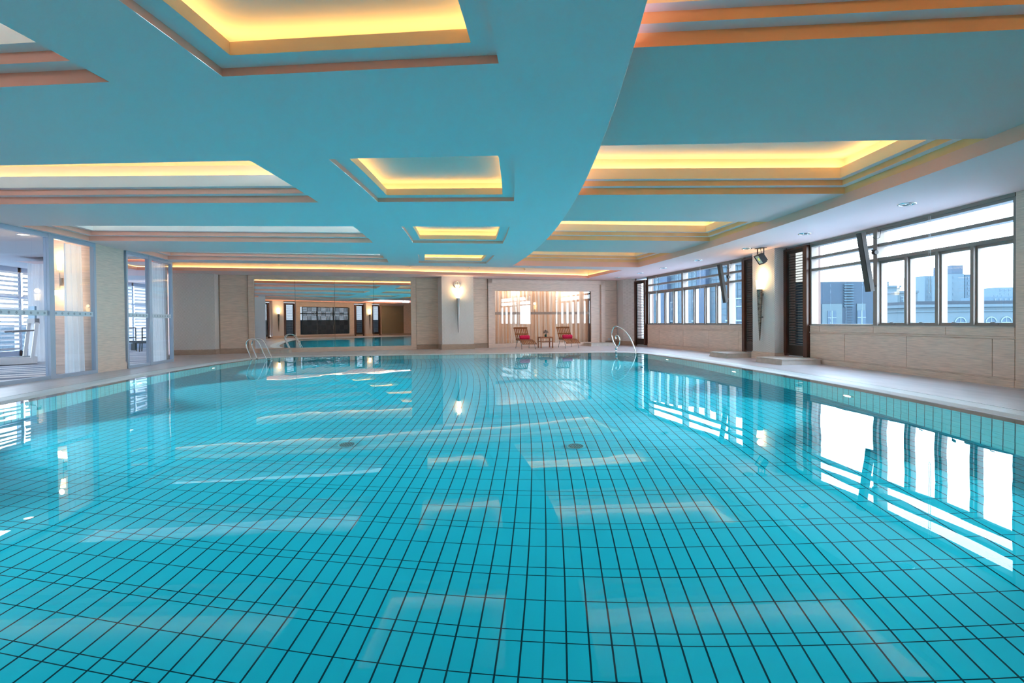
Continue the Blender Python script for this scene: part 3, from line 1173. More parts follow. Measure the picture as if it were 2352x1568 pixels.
# ------------------------------------------------------------------ gym things
def PL(Y, R=42.62):
    return P(R, TY(Y, R))


curtain('curtain', 'white sheer curtain gathered beside the travertine pillar, lit by the gym wall lamp', (PL(13.78), PL(14.40)), 0.03, 3.25, 'curtain_w', 0.07, 0.17, 0.05, 'gym curtains')
curtain('curtain', 'white sheer curtain at the far end of the glass nearest the corridor', (PL(17.45), PL(18.38)), 0.03, 3.25, 'curtain_w', 0.07, 0.17, 0.18, 'gym curtains')
curtain('curtain', 'grey white curtain hanging at the back of the gym seen through the first glass pane', ((-14.0, 19.36), (-13.35, 19.22)), 0.03, 3.46, 'curtain_w', 0.05, 0.13, 0.1, 'gym curtains')

wl_ = thing('wall_lamp', 'gym wall lamp with two glowing shades on travertine behind the glass', 'lamp', (-9.66, 14.43, 2.05))
MB().tube([(0, -0.09, -0.02), (0, -0.09, 0.62)], 0.014, 8).build('stem', 'sconce_g', wl_)
MB().lathe([(0.045, 0.60), (0.06, 0.86), (0.052, 0.86), (0.04, 0.61)], (0, -0.09, 0), 16).build('shade', 'shade', wl_)
MB().box((0, -0.09, 0.02), (0.24, 0.11, 0.11)).build('shade', 'shade', wl_)
MB().box((0, -0.03, 0.3), (0.05, 0.06, 0.2)).build('bracket', 'sconce_g', wl_)
lamp('gym_wall_lamp_glow', 'POINT', (-9.66, 14.28, 2.98), 6, (1.0, 0.62, 0.30), 0.05)
lamp('gym_wall_lamp_glow', 'POINT', (-9.66, 14.22, 1.98), 4, (1.0, 0.62, 0.30), 0.05)

gd = thing('gym_downlight', 'lit round ceiling downlight in gym above the first glass pane', 'light', (-10.3, 14.1, 3.5), 0, 'gym downlights')
MB().lathe([(0.13, 0.0), (0.13, -0.012), (0.10, -0.014), (0.10, -0.004)], (0, 0, 0), 20, caps=False).build('trim_ring', 'white', gd)
MB().lathe([(0.001, -0.006), (0.10, -0.006)], (0, 0, 0), 20).build('lamp_glow', 'down', gd)
for q, lb in (((-14.6, 25.4, 3.5), 'lit gym downlight seen through the second glass, left one of the pair'),
              ((-13.9, 24.6, 3.5), 'lit gym downlight seen through the second glass, right one of the pair')):
    place(gd, q, 0, lb)
for q in ((-10.3, 13.0), (-13.5, 11.0), (-14.0, 17.0), (-14.3, 25.0), (-12.0, 20.5), (-11.2, 17.6)):
    lamp('gym_ceiling_light', 'AREA', (*q, 3.46), 8, (1.0, 0.93, 0.86), 0.5, aim=(*q, 0))


def gym_chair():
    t = thing('gym_chair', 'black framed chair by the gym blinds, left of the pair', 'chair', (-14.9, 26.6, 0.002), 0.5, 'gym chairs')
    MB().box((0, 0, 0.46), (0.46, 0.46, 0.07)).build('seat', 'seat', t)
    b = MB()
    for x in (-0.2, 0.2):
        b.bar((x, 0.21, 0.5), (x, 0.27, 1.12), 0.045, 0.045)
    b.bar((-0.22, 0.27, 1.12), (0.22, 0.27, 1.12), 0.045, 0.045)
    b.bar((-0.2, 0.23, 0.66), (0.2, 0.23, 0.66), 0.045, 0.045)
    b.build('backrest', 'black', t)
    for x in (-0.2, 0.2):
        for y in (-0.2, 0.2):
            MB().bar((x, y, 0.43), (x * 1.1, y * 1.1, 0), 0.04, 0.04, (1, 0, 0)).build('leg', 'black', t)
    return t


gc = gym_chair()
place(gc, (-14.0, 26.2, 0.002), 0.3, 'black framed chair by the gym blinds, right of the pair')
bn = thing('gym_bench', 'low dark padded bench under the gym blinds beside two chairs', 'bench', (-14.9, 28.0, 0.002), 0.9)
MB().box((0, 0, 0.40), (1.5, 0.5, 0.12)).build('seat_pad', 'seat', bn)
for x in (-0.6, 0.6):
    MB().box((x, 0, 0.17), (0.08, 0.42, 0.34)).build('leg', 'black', bn)

tm = thing('treadmill', 'white and slate treadmill standing at left edge behind the glass', 'treadmill', (-14.0, 18.1, 0.002), radians(50))
MB().box((0, 0, 0.13), (1.7, 0.72, 0.22)).build('deck', 'white', tm)
MB().box((0.05, 0, 0.245), (1.5, 0.50, 0.012)).build('belt', 'seat', tm)
for y in (-0.38, 0.38):
    MB().bar((0.72, y, 0.2), (0.85, y, 1.35), 0.07, 0.09).build('upright', 'white', tm)
    MB().bar((0.85, y, 1.1), (0.25, y, 1.05), 0.045, 0.045).build('handle', 'grey', tm)
b = MB(); b.bar((0.85, -0.4, 1.40), (0.85, 0.4, 1.40), 0.12, 0.16); b.build('console', 'grey', tm)
b = MB(); b.box((0.84, 0, 1.68), (0.05, 0.62, 0.42)); b.build('screen', 'navy', tm)

# ------------------------------------------------------------------ louvred screens
def louvre(label, loc, rz, w=1.06, h=3.15):
    t = thing('louvre_screen', label, 'shutter', loc, rz, 'louvred wooden screens')
    hw = w / 2
    b = MB()
    for x in (-hw + 0.075, hw - 0.075):
        b.box((x, 0.02, h / 2), (0.15, 0.10, h))
    b.box((0, 0.02, h - 0.03), (w - 0.3, 0.10, 0.06))
    b.build('jamb', 'wood', t)
    b = MB()
    for x in (-hw + 0.19, hw - 0.19):
        b.box((x, 0.0, h / 2), (0.08, 0.05, h - 0.12))
    b.box((0, 0, 0.17), (w - 0.46, 0.05, 0.30)); b.box((0, 0, h - 0.10), (w - 0.46, 0.05, 0.10))
    b.build('door_frame', 'slat', t)
    b = MB()
    z = 0.36
    while z < h - 0.18:
        b.hexa([(-hw + 0.22, -0.03, z + 0.012), (hw - 0.22, -0.03, z + 0.012), (hw - 0.22, 0.03, z - 0.006), (-hw + 0.22, 0.03, z - 0.006),
                (-hw + 0.22, -0.03, z + 0.024), (hw - 0.22, -0.03, z + 0.024), (hw - 0.22, 0.03, z + 0.006), (-hw + 0.22, 0.03, z + 0.006)])
        z += 0.077
    b.build('slat_panel', 'slat', t)
    return t


def on_right(Y, R=62.0, z=0.0):
    t = TY(Y, R)
    return (*P(R, t), z), radians(t + 90)


p_, a_ = on_right(13.51, 61.99, 0.150)
lv = louvre('dark wood louvred screen between pillar with floodlight and near window', p_, a_)
p_, a_ = on_right(15.64, 61.99, 0.150)
place(lv, p_, a_, 'dark wood louvred screen half hidden behind the pillar, beside the far window')
p_, a_ = on_right(23.84, 61.99, 0.06)
place(lv, p_, a_, 'dark wood louvred screen in the far corner, beyond the far window')

# ------------------------------------------------------------------ torch sconces
def sconce(label, loc, rz, bodym, k=1.0):
    t = thing('wall_sconce', label, 'lamp', loc, rz, 'torch sconces')
    MB().lathe([(0.012, 0.0), (0.03, 0.25), (0.055, 0.85), (0.082, 1.56), (0.088, 1.58), (0.0, 1.58)], (0, 0.11, 0), 20).build('cone_body', bodym, t)
    MB().lathe([(0.082, 1.58), (0.112, 1.86), (0.105, 1.86), (0.076, 1.60)], (0, 0.11, 0), 20).build('shade', 'shade', t)
    b = MB()
    b.tube([(0, 0.0, 1.42), (0, 0.05, 1.42)], 0.045, 12); b.tube([(0, 0.05, 1.42), (0, 0.1, 1.42)], 0.015, 8)
    b.build('bracket', 'grey', t)
    MB().tube([(0, 0.0, 0.72), (0, 0.07, 0.72)], 0.022, 10).build('stud', 'grey', t)
    x, y = loc[0] - sin(rz) * 0.11, loc[1] + cos(rz) * 0.11
    lamp('sconce_glow', 'POINT', (x, y, loc[2] + 2.0), 13, (1.0, 0.64, 0.30), 0.09)
    return t


ts = TY(14.52, 61.6)
sc1 = sconce('tall torch sconce with dark patterned cone on right pillar', (*P(61.6, ts), 0.58), radians(ts + 90), 'sconce')
fa = atan2(FB[1] - FA[1], FB[0] - FA[0])
fx = 0.66
fyy = 23.40 + (fx + 0.07) * 0.18 / 1.46
sc2 = sconce('tall nickel torch sconce under the round clock on far pillar', (fx, fyy, 0.77), pi + atan2(0.18, 1.46), 'sconce_g')

# clock
ck = thing('wall_clock', 'round wall clock with steel rim above torch sconce on far pillar', 'clock', (fx - 0.02, fyy - 0.005, 2.96), pi + atan2(0.18, 1.46))
R90 = Matrix.Rotation(-pi / 2, 4, 'X')


def lathe_y(prof, seg=32):
    b = MB(); b.lathe(prof, (0, 0, 0), seg)
    b.v = [tuple(R90 @ Vector(q)) for q in b.v]
    return b


lathe_y([(0.145, 0.0), (0.165, 0.0), (0.165, 0.05), (0.145, 0.055), (0.145, 0.0)]).build('rim', 'steel', ck)
lathe_y([(0.145, 0.0), (0.145, 0.035), (0.0, 0.035)]).build('dial', 'clockf', ck)
b = MB()
for k in range(12):
    an = k * pi / 6
    MB().bar((sin(an) * 0.105, 0.037, cos(an) * 0.105), (sin(an) * 0.13, 0.037, cos(an) * 0.13), 0.010, 0.003, (0, 1, 0)).build('hour_mark', 'ink', ck)
b = MB(); b.bar((0, 0.040, -0.02), (0.004, 0.040, 0.075), 0.012, 0.003, (0, 1, 0)); b.build('hour_hand', 'ink', ck)
b = MB(); b.bar((0, 0.043, -0.03), (-0.006, 0.043, 0.115), 0.008, 0.003, (0, 1, 0)); b.build('minute_hand', 'ink', ck)

# wall socket
so = thing('wall_socket', 'small white wall socket low on the far right stone panel', 'socket', (*Fp(8.50, 0.031), 0.26), fa)
MB().box((0, -0.006, 0.05), (0.12, 0.012, 0.10)).build('face_plate', 'white', so)
MB().box((0, -0.013, 0.05), (0.05, 0.006, 0.04)).build('outlet', 'grey', so)

# ------------------------------------------------------------------ floodlight
fl_ = thing('floodlight', 'black flat floodlight hanging from a bracket in front of the right pillar', 'floodlight', (9.36, 13.98, H), 0)
b = MB(); b.box((0, 0, -0.006), (0.20, 0.30, 0.012))
for y in (-0.15, 0.15):
    b.bar((0, y, -0.01), (0, y, -0.30), 0.03, 0.012, (0, 1, 0))
b.build('bracket', 'black', fl_)
T = Matrix.Translation((-0.02, 0, -0.33)) @ Matrix.Rotation(radians(-12), 4, 'Z') @ Matrix.Rotation(radians(-32), 4, 'Y')
b = MB(); b.box((0.03, 0, 0), (0.07, 0.34, 0.30), 0, T); b.box((-0.02, 0, 0.14), (0.06, 0.34, 0.03), 0, T); b.box((-0.02, 0, -0.14), (0.06, 0.34, 0.03), 0, T)
b.box((-0.02, 0.16, 0), (0.06, 0.03, 0.30), 0, T); b.box((-0.02, -0.16, 0), (0.06, 0.03, 0.30), 0, T)
for k in range(7):
    b.box((0.09, -0.14 + 0.047 * k, 0), (0.06, 0.012, 0.26), 0, T)
b.build('housing', 'black', fl_)
b = MB(); b.box((-0.025, 0, 0), (0.012, 0.29, 0.25), 0, T); b.build('lens', 'lens', fl_)
b = MB(); b.box((-0.034, 0, 0.01), (0.006, 0.08, 0.08), 0, T); b.build('led_chip', 'led_y', fl_)
b = MB(); b.tube([(0.0, 0.02, -0.01), (0.05, 0.05, -0.09), (0.03, 0.02, -0.18), (0.05, 0.0, -0.30)], 0.007, 6); b.build('cable', 'black', fl_)

# ------------------------------------------------------------------ column speakers on the window posts
def speaker(label, Y):
    (x, y, _), a = on_right(Y, 61.99)
    t = thing('column_speaker', label, 'speaker', (x, y, 1.86), a, 'tilted column speakers')
    T = Matrix.Translation((0, 0.10, 0.0)) @ Matrix.Rotation(radians(-9.5), 4, 'X')
    b = MB(); b.box((0, 0.04, 0.69), (0.17, 0.10, 1.38), 0, T); b.build('cabinet', 'spk', t)
    b = MB(); b.box((0, 0.093, 0.69), (0.145, 0.008, 1.33), 0, T); b.build('grille', 'spk', t)
    b = MB(); b.tube([(0, 0, 0.95), (0, 0.10, 0.95)], 0.02, 8); b.tube([(-0.05, 0.02, 0.90), (0.05, 0.02, 0.90)], 0.05, 12)
    b.build('bracket', 'black', t)
    MB().tube([(0, 0.0, 0.12), (0, 0.1, 0.12)], 0.015, 8).build('stud', 'black', t)
    b = MB(); b.tube([(-0.08, 0.22, 1.30), (-0.14, 0.12, 1.18), (-0.18, 0.05, 1.22), (-0.18, 0.02, 1.40)], 0.006, 6); b.build('cable', 'black', t)
    return t


s1 = speaker('tall tilted column speaker on the near window post', 10.62)
s2 = place(s1, (0, 0, 0), 0, 'tall tilted column speaker on the far window post')
(x, y, _), a = on_right(17.02, 61.99)
s2.location = (x, y, 1.86); s2.rotation_euler = (0, 0, a)

# ------------------------------------------------------------------ soffit downlights
def downlight(label, x, y):
    t = thing('ceiling_downlight', label, 'light', (x, y, H), 0.1, 'recessed downlights over the window walkway')
    MB().lathe([(0.15, 0.0), (0.148, -0.012), (0.125, -0.016), (0.122, -0.002)], (0, 0, 0), 28, caps=False).build('trim_ring', 'refl', t)
    MB().lathe([(0.001, -0.003), (0.122, -0.003)], (0, 0, 0), 24).build('reflector', 'grey', t)
    for dx in (-0.06, 0.06):
        MB().lathe([(0.001, -0.02), (0.032, -0.016), (0.036, -0.003)], (dx, 0, 0), 12).build('bulb', 'refl', t)
    return t


DL = [(8.61, 8.44), (8.94, 11.58), (9.00, 14.10), (8.95, 16.95), (8.81, 19.52), (8.68, 21.60), (8.40, 23.80)]
ordn = ['nearest the near window, largest in view', 'second from the near end', 'above the floodlight', 'just beyond the floodlight',
        'third from the far end', 'second from the far end', 'closest to the far wall']
d0 = downlight('recessed round downlight on window walkway ceiling, ' + ordn[0], *DL[0])
for (x, y), s_ in zip(DL[1:], ordn[1:]):
    place(d0, (x, y, H), 0.1, 'recessed round downlight on window walkway ceiling, ' + s_)

# ------------------------------------------------------------------ stone steps
def stone_step(label, loc, rz, w, d, h=0.15):
    t = thing('stone_step', label, 'step', loc, rz, 'stone steps along the walls')
    b = MB(); b.hexa([(-w / 2 - 0.03, 0, 0), (w / 2 + 0.03, 0, 0), (w / 2 + 0.03, d + 0.03, 0), (-w / 2 - 0.03, d + 0.03, 0),
                      (-w / 2, 0, h - 0.03), (w / 2, 0, h - 0.03), (w / 2, d, h - 0.03), (-w / 2, d, h - 0.03)])
    b.build('step_riser', 'step', t)
    b = MB(); b.box((0, d / 2, h - 0.015), (w + 0.03, d + 0.03, 0.03)); b.build('step_tread', 'step', t)
    return t


p_, a_ = on_right(13.02, 61.93)
stone_step('cream stone step below louvred screen right of the pillar', p_, a_, 1.15, 1.10)
p_, a_ = on_right(15.75, 61.93)
stone_step('cream stone step left of pillar, below half hidden louvred screen', p_, a_, 1.05, 1.10)
stone_step('low cream stone step in far right corner behind spiral handrail', (*Fp(7.75, 0.15), 0), fa + pi, 1.3, 0.8)
stone_step('low beige stone step below mirror behind the pool ladder', (*Fp(-7.15, 0.12), 0), fa + pi, 1.1, 0.75)

# ------------------------------------------------------------------ pool ladder and spiral handrail
ld = thing('pool_ladder', 'polished steel pool ladder with two arched rails at left corner', 'ladder', (-6.7, 19.1, 0))
prof = [(0, -0.02), (-0.05, 0.12), (-0.13, 0.33), (-0.185, 0.49), (-0.165, 0.60), (-0.08, 0.69), (0.04, 0.715), (0.15, 0.69), (0.24, 0.62), (0.32, 0.48),
        (0.42, 0.24), (0.52, 0.0), (0.53, -0.1), (0.53, -1.15)]
ends = []
for (ax, ay), (bx, by) in (((-6.72, 18.95), (-6.12, 18.72)), ((-6.66, 19.32), (-6.05, 19.08))):
    A, B = Vector((ax, ay, 0)), Vector((bx, by, 0))
    d = (B - A) / 0.55
    pts = [A + d * x + Vector((0, 0, z)) - Vector((-6.7, 19.1, 0)) for x, z in prof]
    fine = []
    for i in range(len(pts) - 1):
        p0, p1, p2, p3 = pts[max(i - 1, 0)], pts[i], pts[i + 1], pts[min(i + 2, len(pts) - 1)]
        for k in range(4):
            t = k / 4
            fine.append(0.5 * ((2 * p1) + (p2 - p0) * t + (2 * p0 - 5 * p1 + 4 * p2 - p3) * t * t + (3 * p1 - p0 - 3 * p2 + p3) * t ** 3))
    fine.append(pts[-1])
    MB().tube(fine, 0.021, 10).build('rail', 'steel', ld)
    MB().lathe([(0.0, 0.022), (0.035, 0.02), (0.05, 0.0)], tuple(A - Vector((-6.7, 19.1, 0))), 14).build('foot_flange', 'steel', ld)
    ends.append(pts[-1])
for z in (-0.3, -0.6, -0.9):
    a, c = ends[0].copy(), ends[1].copy()
    a.z = c.z = z
    MB().bar(a, c, 0.08, 0.03).build('tread', 'steel', ld)

sh = thing('spiral_handrail', 'ornate steel handrail curling into a spiral at far right pool corner', 'handrail', (6.70, 19.18, 0))
SP = [(7.43, -0.03), (7.38, 0.14), (7.3, 0.38), (7.16, 0.64), (7.0, 0.85), (6.84, 0.97), (6.68, 1.03), (6.57, 0.98), (6.5, 0.82), (6.49, 0.65), (6.54, 0.45),
      (6.62, 0.29), (6.69, 0.24), (6.77, 0.29), (6.81, 0.44), (6.79, 0.56), (6.73, 0.66), (6.68, 0.67), (6.64, 0.61), (6.66, 0.52)]
pts = []
for x, z in SP:
    k = (x - 6.66) / 0.77
    px_, py_ = 6.70 + 0.54 * k, 19.18 - 0.68 * k
    pts.append(Vector((px_ - 6.70, py_ - 19.18, 1.2 + (z - 1.2) * py_ / 19.0)))
pts = [pts[0] + Vector((0.0, -0.02, -0.75)), pts[0] + Vector((0, -0.01, -0.3))] + pts
fine = []
for i in range(len(pts) - 1):
    p0, p1, p2, p3 = pts[max(i - 1, 0)], pts[i], pts[i + 1], pts[min(i + 2, len(pts) - 1)]
    for k in range(5):
        t = k / 5
        fine.append(0.5 * ((2 * p1) + (p2 - p0) * t + (2 * p0 - 5 * p1 + 4 * p2 - p3) * t * t + (3 * p1 - p0 - 3 * p2 + p3) * t ** 3))
fine.append(pts[-1])
MB().tube(fine, 0.022, 10).build('rail', 'steel', sh)
MB().lathe([(0.001, 0.10)] + [(0.055 * sin(pi * k / 10), 0.155 - 0.055 * cos(pi * k / 10)) for k in range(1, 10)] + [(0.001, 0.21)], (0, 0, 0), 16).build('ball', 'steel', sh)
b = MB()
for dx in (-0.03, 0.03):
    b.tube([(dx, 0, -0.04), (dx * 0.5, 0, 0.12)], 0.014, 8)
b.tube([(0, 0, 0.2), (0.0, 0.0, 0.26)], 0.016, 8)
b.build('post', 'steel', sh)

# ------------------------------------------------------------------ loungers, table, vase, towels
def lounger(label, loc, rz):
    t = thing('sun_lounger', label, 'lounger', loc, rz, 'teak loungers on the far deck')
    W = 0.66
    bk = [(-0.44, 0.95), (-0.22, 0.66), (-0.03, 0.44)]
    st = [(0.0, 0.42), (0.28, 0.415), (0.58, 0.42), (0.86, 0.37), (1.14, 0.26)]

    def strip(b, path, y, w, th=0.022):
        for (x0, z0), (x1, z1) in zip(path, path[1:]):
            b.bar((x0, y, z0), (x1, y, z1), w, th, (0, 0, 1) if abs(x1 - x0) > 0.05 else (1, 0, 0))

    b = MB()
    for i in range(8):
        y = -W / 2 + 0.035 + i * (W - 0.07) / 7
        strip(b, bk, y, 0.046)
    b.build('back_slats', 'teak', t)
    b = MB()
    for (x, z), h in ((bk[0], 0.085), (((-0.23), 0.665), 0.06), (bk[2], 0.06)):
        MB().bar((x, -W / 2, z), (x, W / 2, z), 0.035, h, (0.75, 0, 0.65)).build('back_crossbar', 'teak', t)
    b = MB()
    for i in range(8):
        y = -W / 2 + 0.035 + i * (W - 0.07) / 7
        strip(b, st, y, 0.05)
    b.build('seat_slats', 'teak', t)
    for (x, z), wd in (((0.03, 0.40), 0.05), ((0.58, 0.40), 0.06), ((1.14, 0.255), 0.07)):
        MB().bar((x, -W / 2, z), (x, W / 2, z), wd, 0.04).build('seat_crossbar', 'teak', t)
    for y in (-W / 2 + 0.04, W / 2 - 0.04):
        MB().tube([(0.12, y, 0.40), (0.02, y * 1.04, 0.30), (-0.06, y * 1.08, 0.15), (-0.10, y * 1.1, 0.01)], 0.012, 8).build('leg', 'dkmetal', t)
        MB().tube([(0.62, y, 0.39), (0.80, y * 1.04, 0.31), (0.92, y * 1.06, 0.16), (0.98, y * 1.08, 0.01)], 0.012, 8).build('leg', 'dkmetal', t)
    for x in (0.1, 0.62):
        MB().tube([(x, -W / 2 + 0.03, 0.385), (x, W / 2 - 0.03, 0.385)], 0.012, 8).build('cross_tube', 'dkmetal', t)
    return t


L1 = ((3.64, 23.25, 0), radians(-84))
L2 = ((5.74, 23.55, 0), radians(-86))
l1 = lounger('slatted teak lounger left of the small side table, facing the pool', *L1)
l2 = place(l1, L2[0], L2[1], 'slatted teak lounger right of the small side table, nearer the corner')


def towel(label, base, rz, off):
    x, y = base[0] + cos(rz) * 0.12 - sin(rz) * off, base[1] + sin(rz) * 0.12 + cos(rz) * off
    t = thing('rolled_towel', label, 'towel', (x, y, 0.43), rz, 'rolled towels on the loungers')
    b = MB()
    pts = [(0, -0.23 + 0.46 * k / 10, 0.095) for k in range(11)]
    b.tube(pts, [0.075, 0.088, 0.092, 0.09, 0.093, 0.09, 0.092, 0.09, 0.092, 0.088, 0.075], 18)
    b.build('roll', 'towel', t)
    b = MB(); b.bar((0.03, -0.22, 0.008), (0.03, 0.22, 0.008), 0.16, 0.016); b.build('hem_flap', 'towel', t)
    return t


towel('deep pink rolled towel on the left lounger seat', L1[0], L1[1], 0.05)
towel('bright pink rolled towel on the right lounger seat', L2[0], L2[1], 0.05)

tb = thing('side_table', 'small teak side table between two slatted loungers', 'table', (4.78, 23.65, 0), 0.12)
b = MB()
for k in range(5):
    b.box((0, -0.2 + 0.1 * k, 0.505), (0.62, 0.085, 0.025))
b.box((0, -0.225, 0.48), (0.56, 0.025, 0.05)); b.box((0, 0.225, 0.48), (0.56, 0.025, 0.05)); b.box((-0.29, 0, 0.48), (0.025, 0.45, 0.05)); b.box((0.29, 0, 0.48), (0.025, 0.45, 0.05))
b.build('tabletop', 'teak', tb)
b = MB(); b.box((0, 0, 0.30), (0.56, 0.42, 0.025)); b.build('shelf', 'teak', tb)
for x in (-0.285, 0.285):
    for y in (-0.22, 0.22):
        MB().box((x, y, 0.247), (0.045, 0.045, 0.494)).build('leg', 'teak', tb)

vz = thing('flower_vase', 'dark green glass vase of plum coloured foliage on the side table', 'vase', (4.79, 23.62, 0.5175))
MB().lathe([(0.05, 0.0), (0.058, 0.02), (0.055, 0.12), (0.05, 0.12), (0.05, 0.02), (0.0, 0.015)], (0, 0, 0), 18).build('vase_body', 'vase', vz)
b = MB()
for i in range(150):
    th, ph, rr = random.uniform(0, 2 * pi), random.uniform(-0.5, 1.5), random.uniform(0.07, 0.15)
    c = Vector((cos(th) * cos(ph) * rr, sin(th) * cos(ph) * rr, 0.215 + sin(ph) * rr * 0.75))
    d = Vector((random.uniform(-1, 1), random.uniform(-1, 1), random.uniform(-0.4, 1))).normalized() * 0.028
    s_ = d.orthogonal().normalized() * 0.012
    b.face([c - d, c + s_, c + d, c - s_])
for i in range(14):
    th = random.uniform(0, 2 * pi)
    b.tube([(0, 0, 0.03), (cos(th) * 0.04, sin(th) * 0.04, 0.14), (cos(th) * 0.09, sin(th) * 0.09, 0.25)], 0.003, 5)
b.build('foliage', 'leaf', vz)

# ------------------------------------------------------------------ under water
lens_m = emis('pool_lamp_lens_glow', (1.0, 0.90, 0.72), 9.0)
def pool_lamp(label, x, y, z, rz):
    t = thing('pool_lamp', label, 'light', (x, y, z), rz, 'underwater pool lamps')
    b = MB(); b.lathe([(0.10, 0.0), (0.135, 0.0), (0.13, 0.035), (0.10, 0.045)], (0, 0, 0), 24, caps=False)
    b.v = [tuple(Matrix.Rotation(pi / 2, 4, 'Y') @ Vector(q)) for q in b.v]
    b.build('bezel', 'steel', t)
    b = MB(); b.lathe([(0.0, 0.03), (0.10, 0.025)], (0, 0, 0), 24)
    b.v = [tuple(Matrix.Rotation(pi / 2, 4, 'Y') @ Vector(q)) for q in b.v]
    b.build('lens', lens_m, t)
    return t


PW = 1000
words = ['farthest', 'second farthest', 'middle', 'nearest but one', 'nearest']
first = None
for i, Y in enumerate((16.2, 12.1, 8.0, 4.0, 0.5)):
    t = TY(Y, 59.28)
    x, y = P(59.28, t)
    lb = 'glowing round underwater lamp on window side pool wall, %s one' % words[i]
    if first is None:
        first = pool_lamp(lb, x, y, -0.85, radians(t) + pi)
    else:
        place(first, (x, y, -0.85), radians(t) + pi, lb)
    dx, dy = -cos(radians(t)), -sin(radians(t))
    lamp('pool_lamp_beam', 'SPOT', (x + dx * 0.12, y + dy * 0.12, -0.85), PW * (1.6, 1.7, 1.5, 0.6, 0.2)[i], (0.90, 0.97, 1.0), 0.10, aim=(x + dx * 9, y + dy * 9, -1.2), spot_size=radians(100), spot_blend=1.0)
for i, (x, y) in enumerate(((-6.95, 16.4), (-6.93, 12.6), (-6.62, 8.2), (-6.02, 4.3), (-5.7, 2.2))):
    lb = 'glowing round underwater lamp on gym side pool wall, %s one' % words[i]
    place(first, (x, y, -0.85), 0.0, lb)
    lamp('pool_lamp_beam', 'SPOT', (x + 0.12, y, -0.85), PW * (1.5, 1.6, 1.1, 0.32, 0.10)[i], (0.88, 0.96, 1.0), 0.10, aim=(x + 9, y - 1, -1.2), spot_size=radians(100), spot_blend=1.0)

for (x, y), lb in (((-1.33, 7.19), 'round white floor drain grille on pool bottom, left of the two'), ((1.76, 6.69), 'round white floor drain grille on pool bottom, right of the two')):
    t = thing('pool_drain', lb, 'drain', (x, y, DEPTH), 0, 'pool floor drains')
    MB().lathe([(0.11, 0.0), (0.12, 0.0), (0.12, 0.015), (0.10, 0.018)], (0, 0, 0), 24, caps=False).build('rim', 'drain', t)
    b = MB()
    for k in range(-4, 5):
        hw_ = sqrt(0.105 ** 2 - (k * 0.022) ** 2)
        b.box((k * 0.022, 0, 0.012), (0.011, 2 * hw_, 0.008))
    b.build('grille', 'drain', t)
    MB().lathe([(0.0, 0.003), (0.11, 0.003)], (0, 0, 0), 20).build('sump', 'ink', t)

t = TY(11.3, 59.28)
dm = thing('depth_marker', 'dark teal marker tile with an oval symbol on the pool wall', 'sign', (*P(59.28, t), -0.45), radians(t + 90))
MB().box((0, 0.008, 0), (0.34, 0.012, 0.5)).build('tile', 'plate', dm)
b = MB()
b.tube([(0.09 * cos(k * pi / 12), 0.018, 0.16 * sin(k * pi / 12)) for k in range(24)], 0.008, 6, True)
b.tube([(-0.03, 0.018, 0.09), (0.03, 0.018, 0.02), (-0.03, 0.018, -0.03), (0.02, 0.018, -0.09)], 0.006, 6)
b.build('symbol', 'ink', dm)

# ------------------------------------------------------------------ near end wall (seen in the mirror)
TNr = radians(TN)


def near_pt(x, out=0.0):
    R = (x - CX) / cos(TNr)
    p = P(R, TN)
    return (p[0] - sin(TNr) * out, p[1] + cos(TNr) * out)


wn = struct('wall_near')


def nbox(b, x0, x1, z0, z1, o0, o1):
    q = [near_pt(x0, o0), near_pt(x1, o0), near_pt(x1, o1), near_pt(x0, o1)]
    b.hexa([(x, y, z0) for x, y in q] + [(x, y, z1) for x, y in q])


b = MB()
nbox(b, -12, -9.35, 0, H, -0.25, 0); nbox(b, -8.2, -7.2, 0, H, -0.25, 0); nbox(b, -6.1, -5.74, 0, H, -0.25, 0)
nbox(b, -5.74, -1.14, 2.85, H, -0.25, 0); nbox(b, -5.74, -1.14, 0, 0.28, -0.25, 0); nbox(b, -1.14, -0.72, 0, H, -0.25, 0)
nbox(b, 0.30, 1.0, 0, H, -0.25, 0); nbox(b, 2.05, 7.5, 0, H, -0.25, 0)
for x0, x1 in ((-9.35, -8.2), (-7.2, -6.1), (-0.72, 0.30), (1.0, 2.05)):
    nbox(b, x0, x1, 3.24, H, -0.25, 0)
b.build('stone_wall', 'stone', wn)
b = MB(); nbox(b, -12, 7.5, 0, 0.16, 0, 0.03); b.build('baseboard', 'skirt', wn)
wk = struct('window_6')
b = MB(); nbox(b, -9.35, 2.05, 0.28, 3.24, -0.22, -0.214); b.build('pane', 'glass_dim_end', wk)
b = MB()
for x in (-5.74, -4.2, -2.7, -1.2):
    nbox(b, x, x + 0.08, 0.28, 2.85, -0.25, -0.15)
nbox(b, -5.74, -1.14, 2.2, 2.28, -0.25, -0.15)
b.build('window_frame', 'frame', wk)
for x0, x1, nm in ((-8.15, -7.25, 'a'), (0.34, 0.96, 'b')):
    pillar('pillar', ccw([near_pt(x0, 0.35), near_pt(x1, 0.35), near_pt(x1, -0.05), near_pt(x0, -0.05)]), 'weave', 'stone')
la = TNr
for x, lb in ((-8.78, 'dark louvred screen on the end wall behind the camera, closest to the gym'), (-6.65, 'dark louvred screen on the end wall, between gym side pillar and lattice'),
              (-0.21, 'dark louvred screen on the end wall, right beside the lattice window'), (1.52, 'dark louvred screen on the end wall, beside the beige blind')):
    place(lv, (*near_pt(x, 0.0), 0.02), la, lb)
s3 = place(sc1, (*near_pt(-7.7, 0.35), 0.6), la, 'torch sconce on end wall pillar closest to the gym')
s4 = place(sc1, (*near_pt(0.65, 0.35), 0.6), la, 'torch sconce on end wall pillar beside the beige blind')
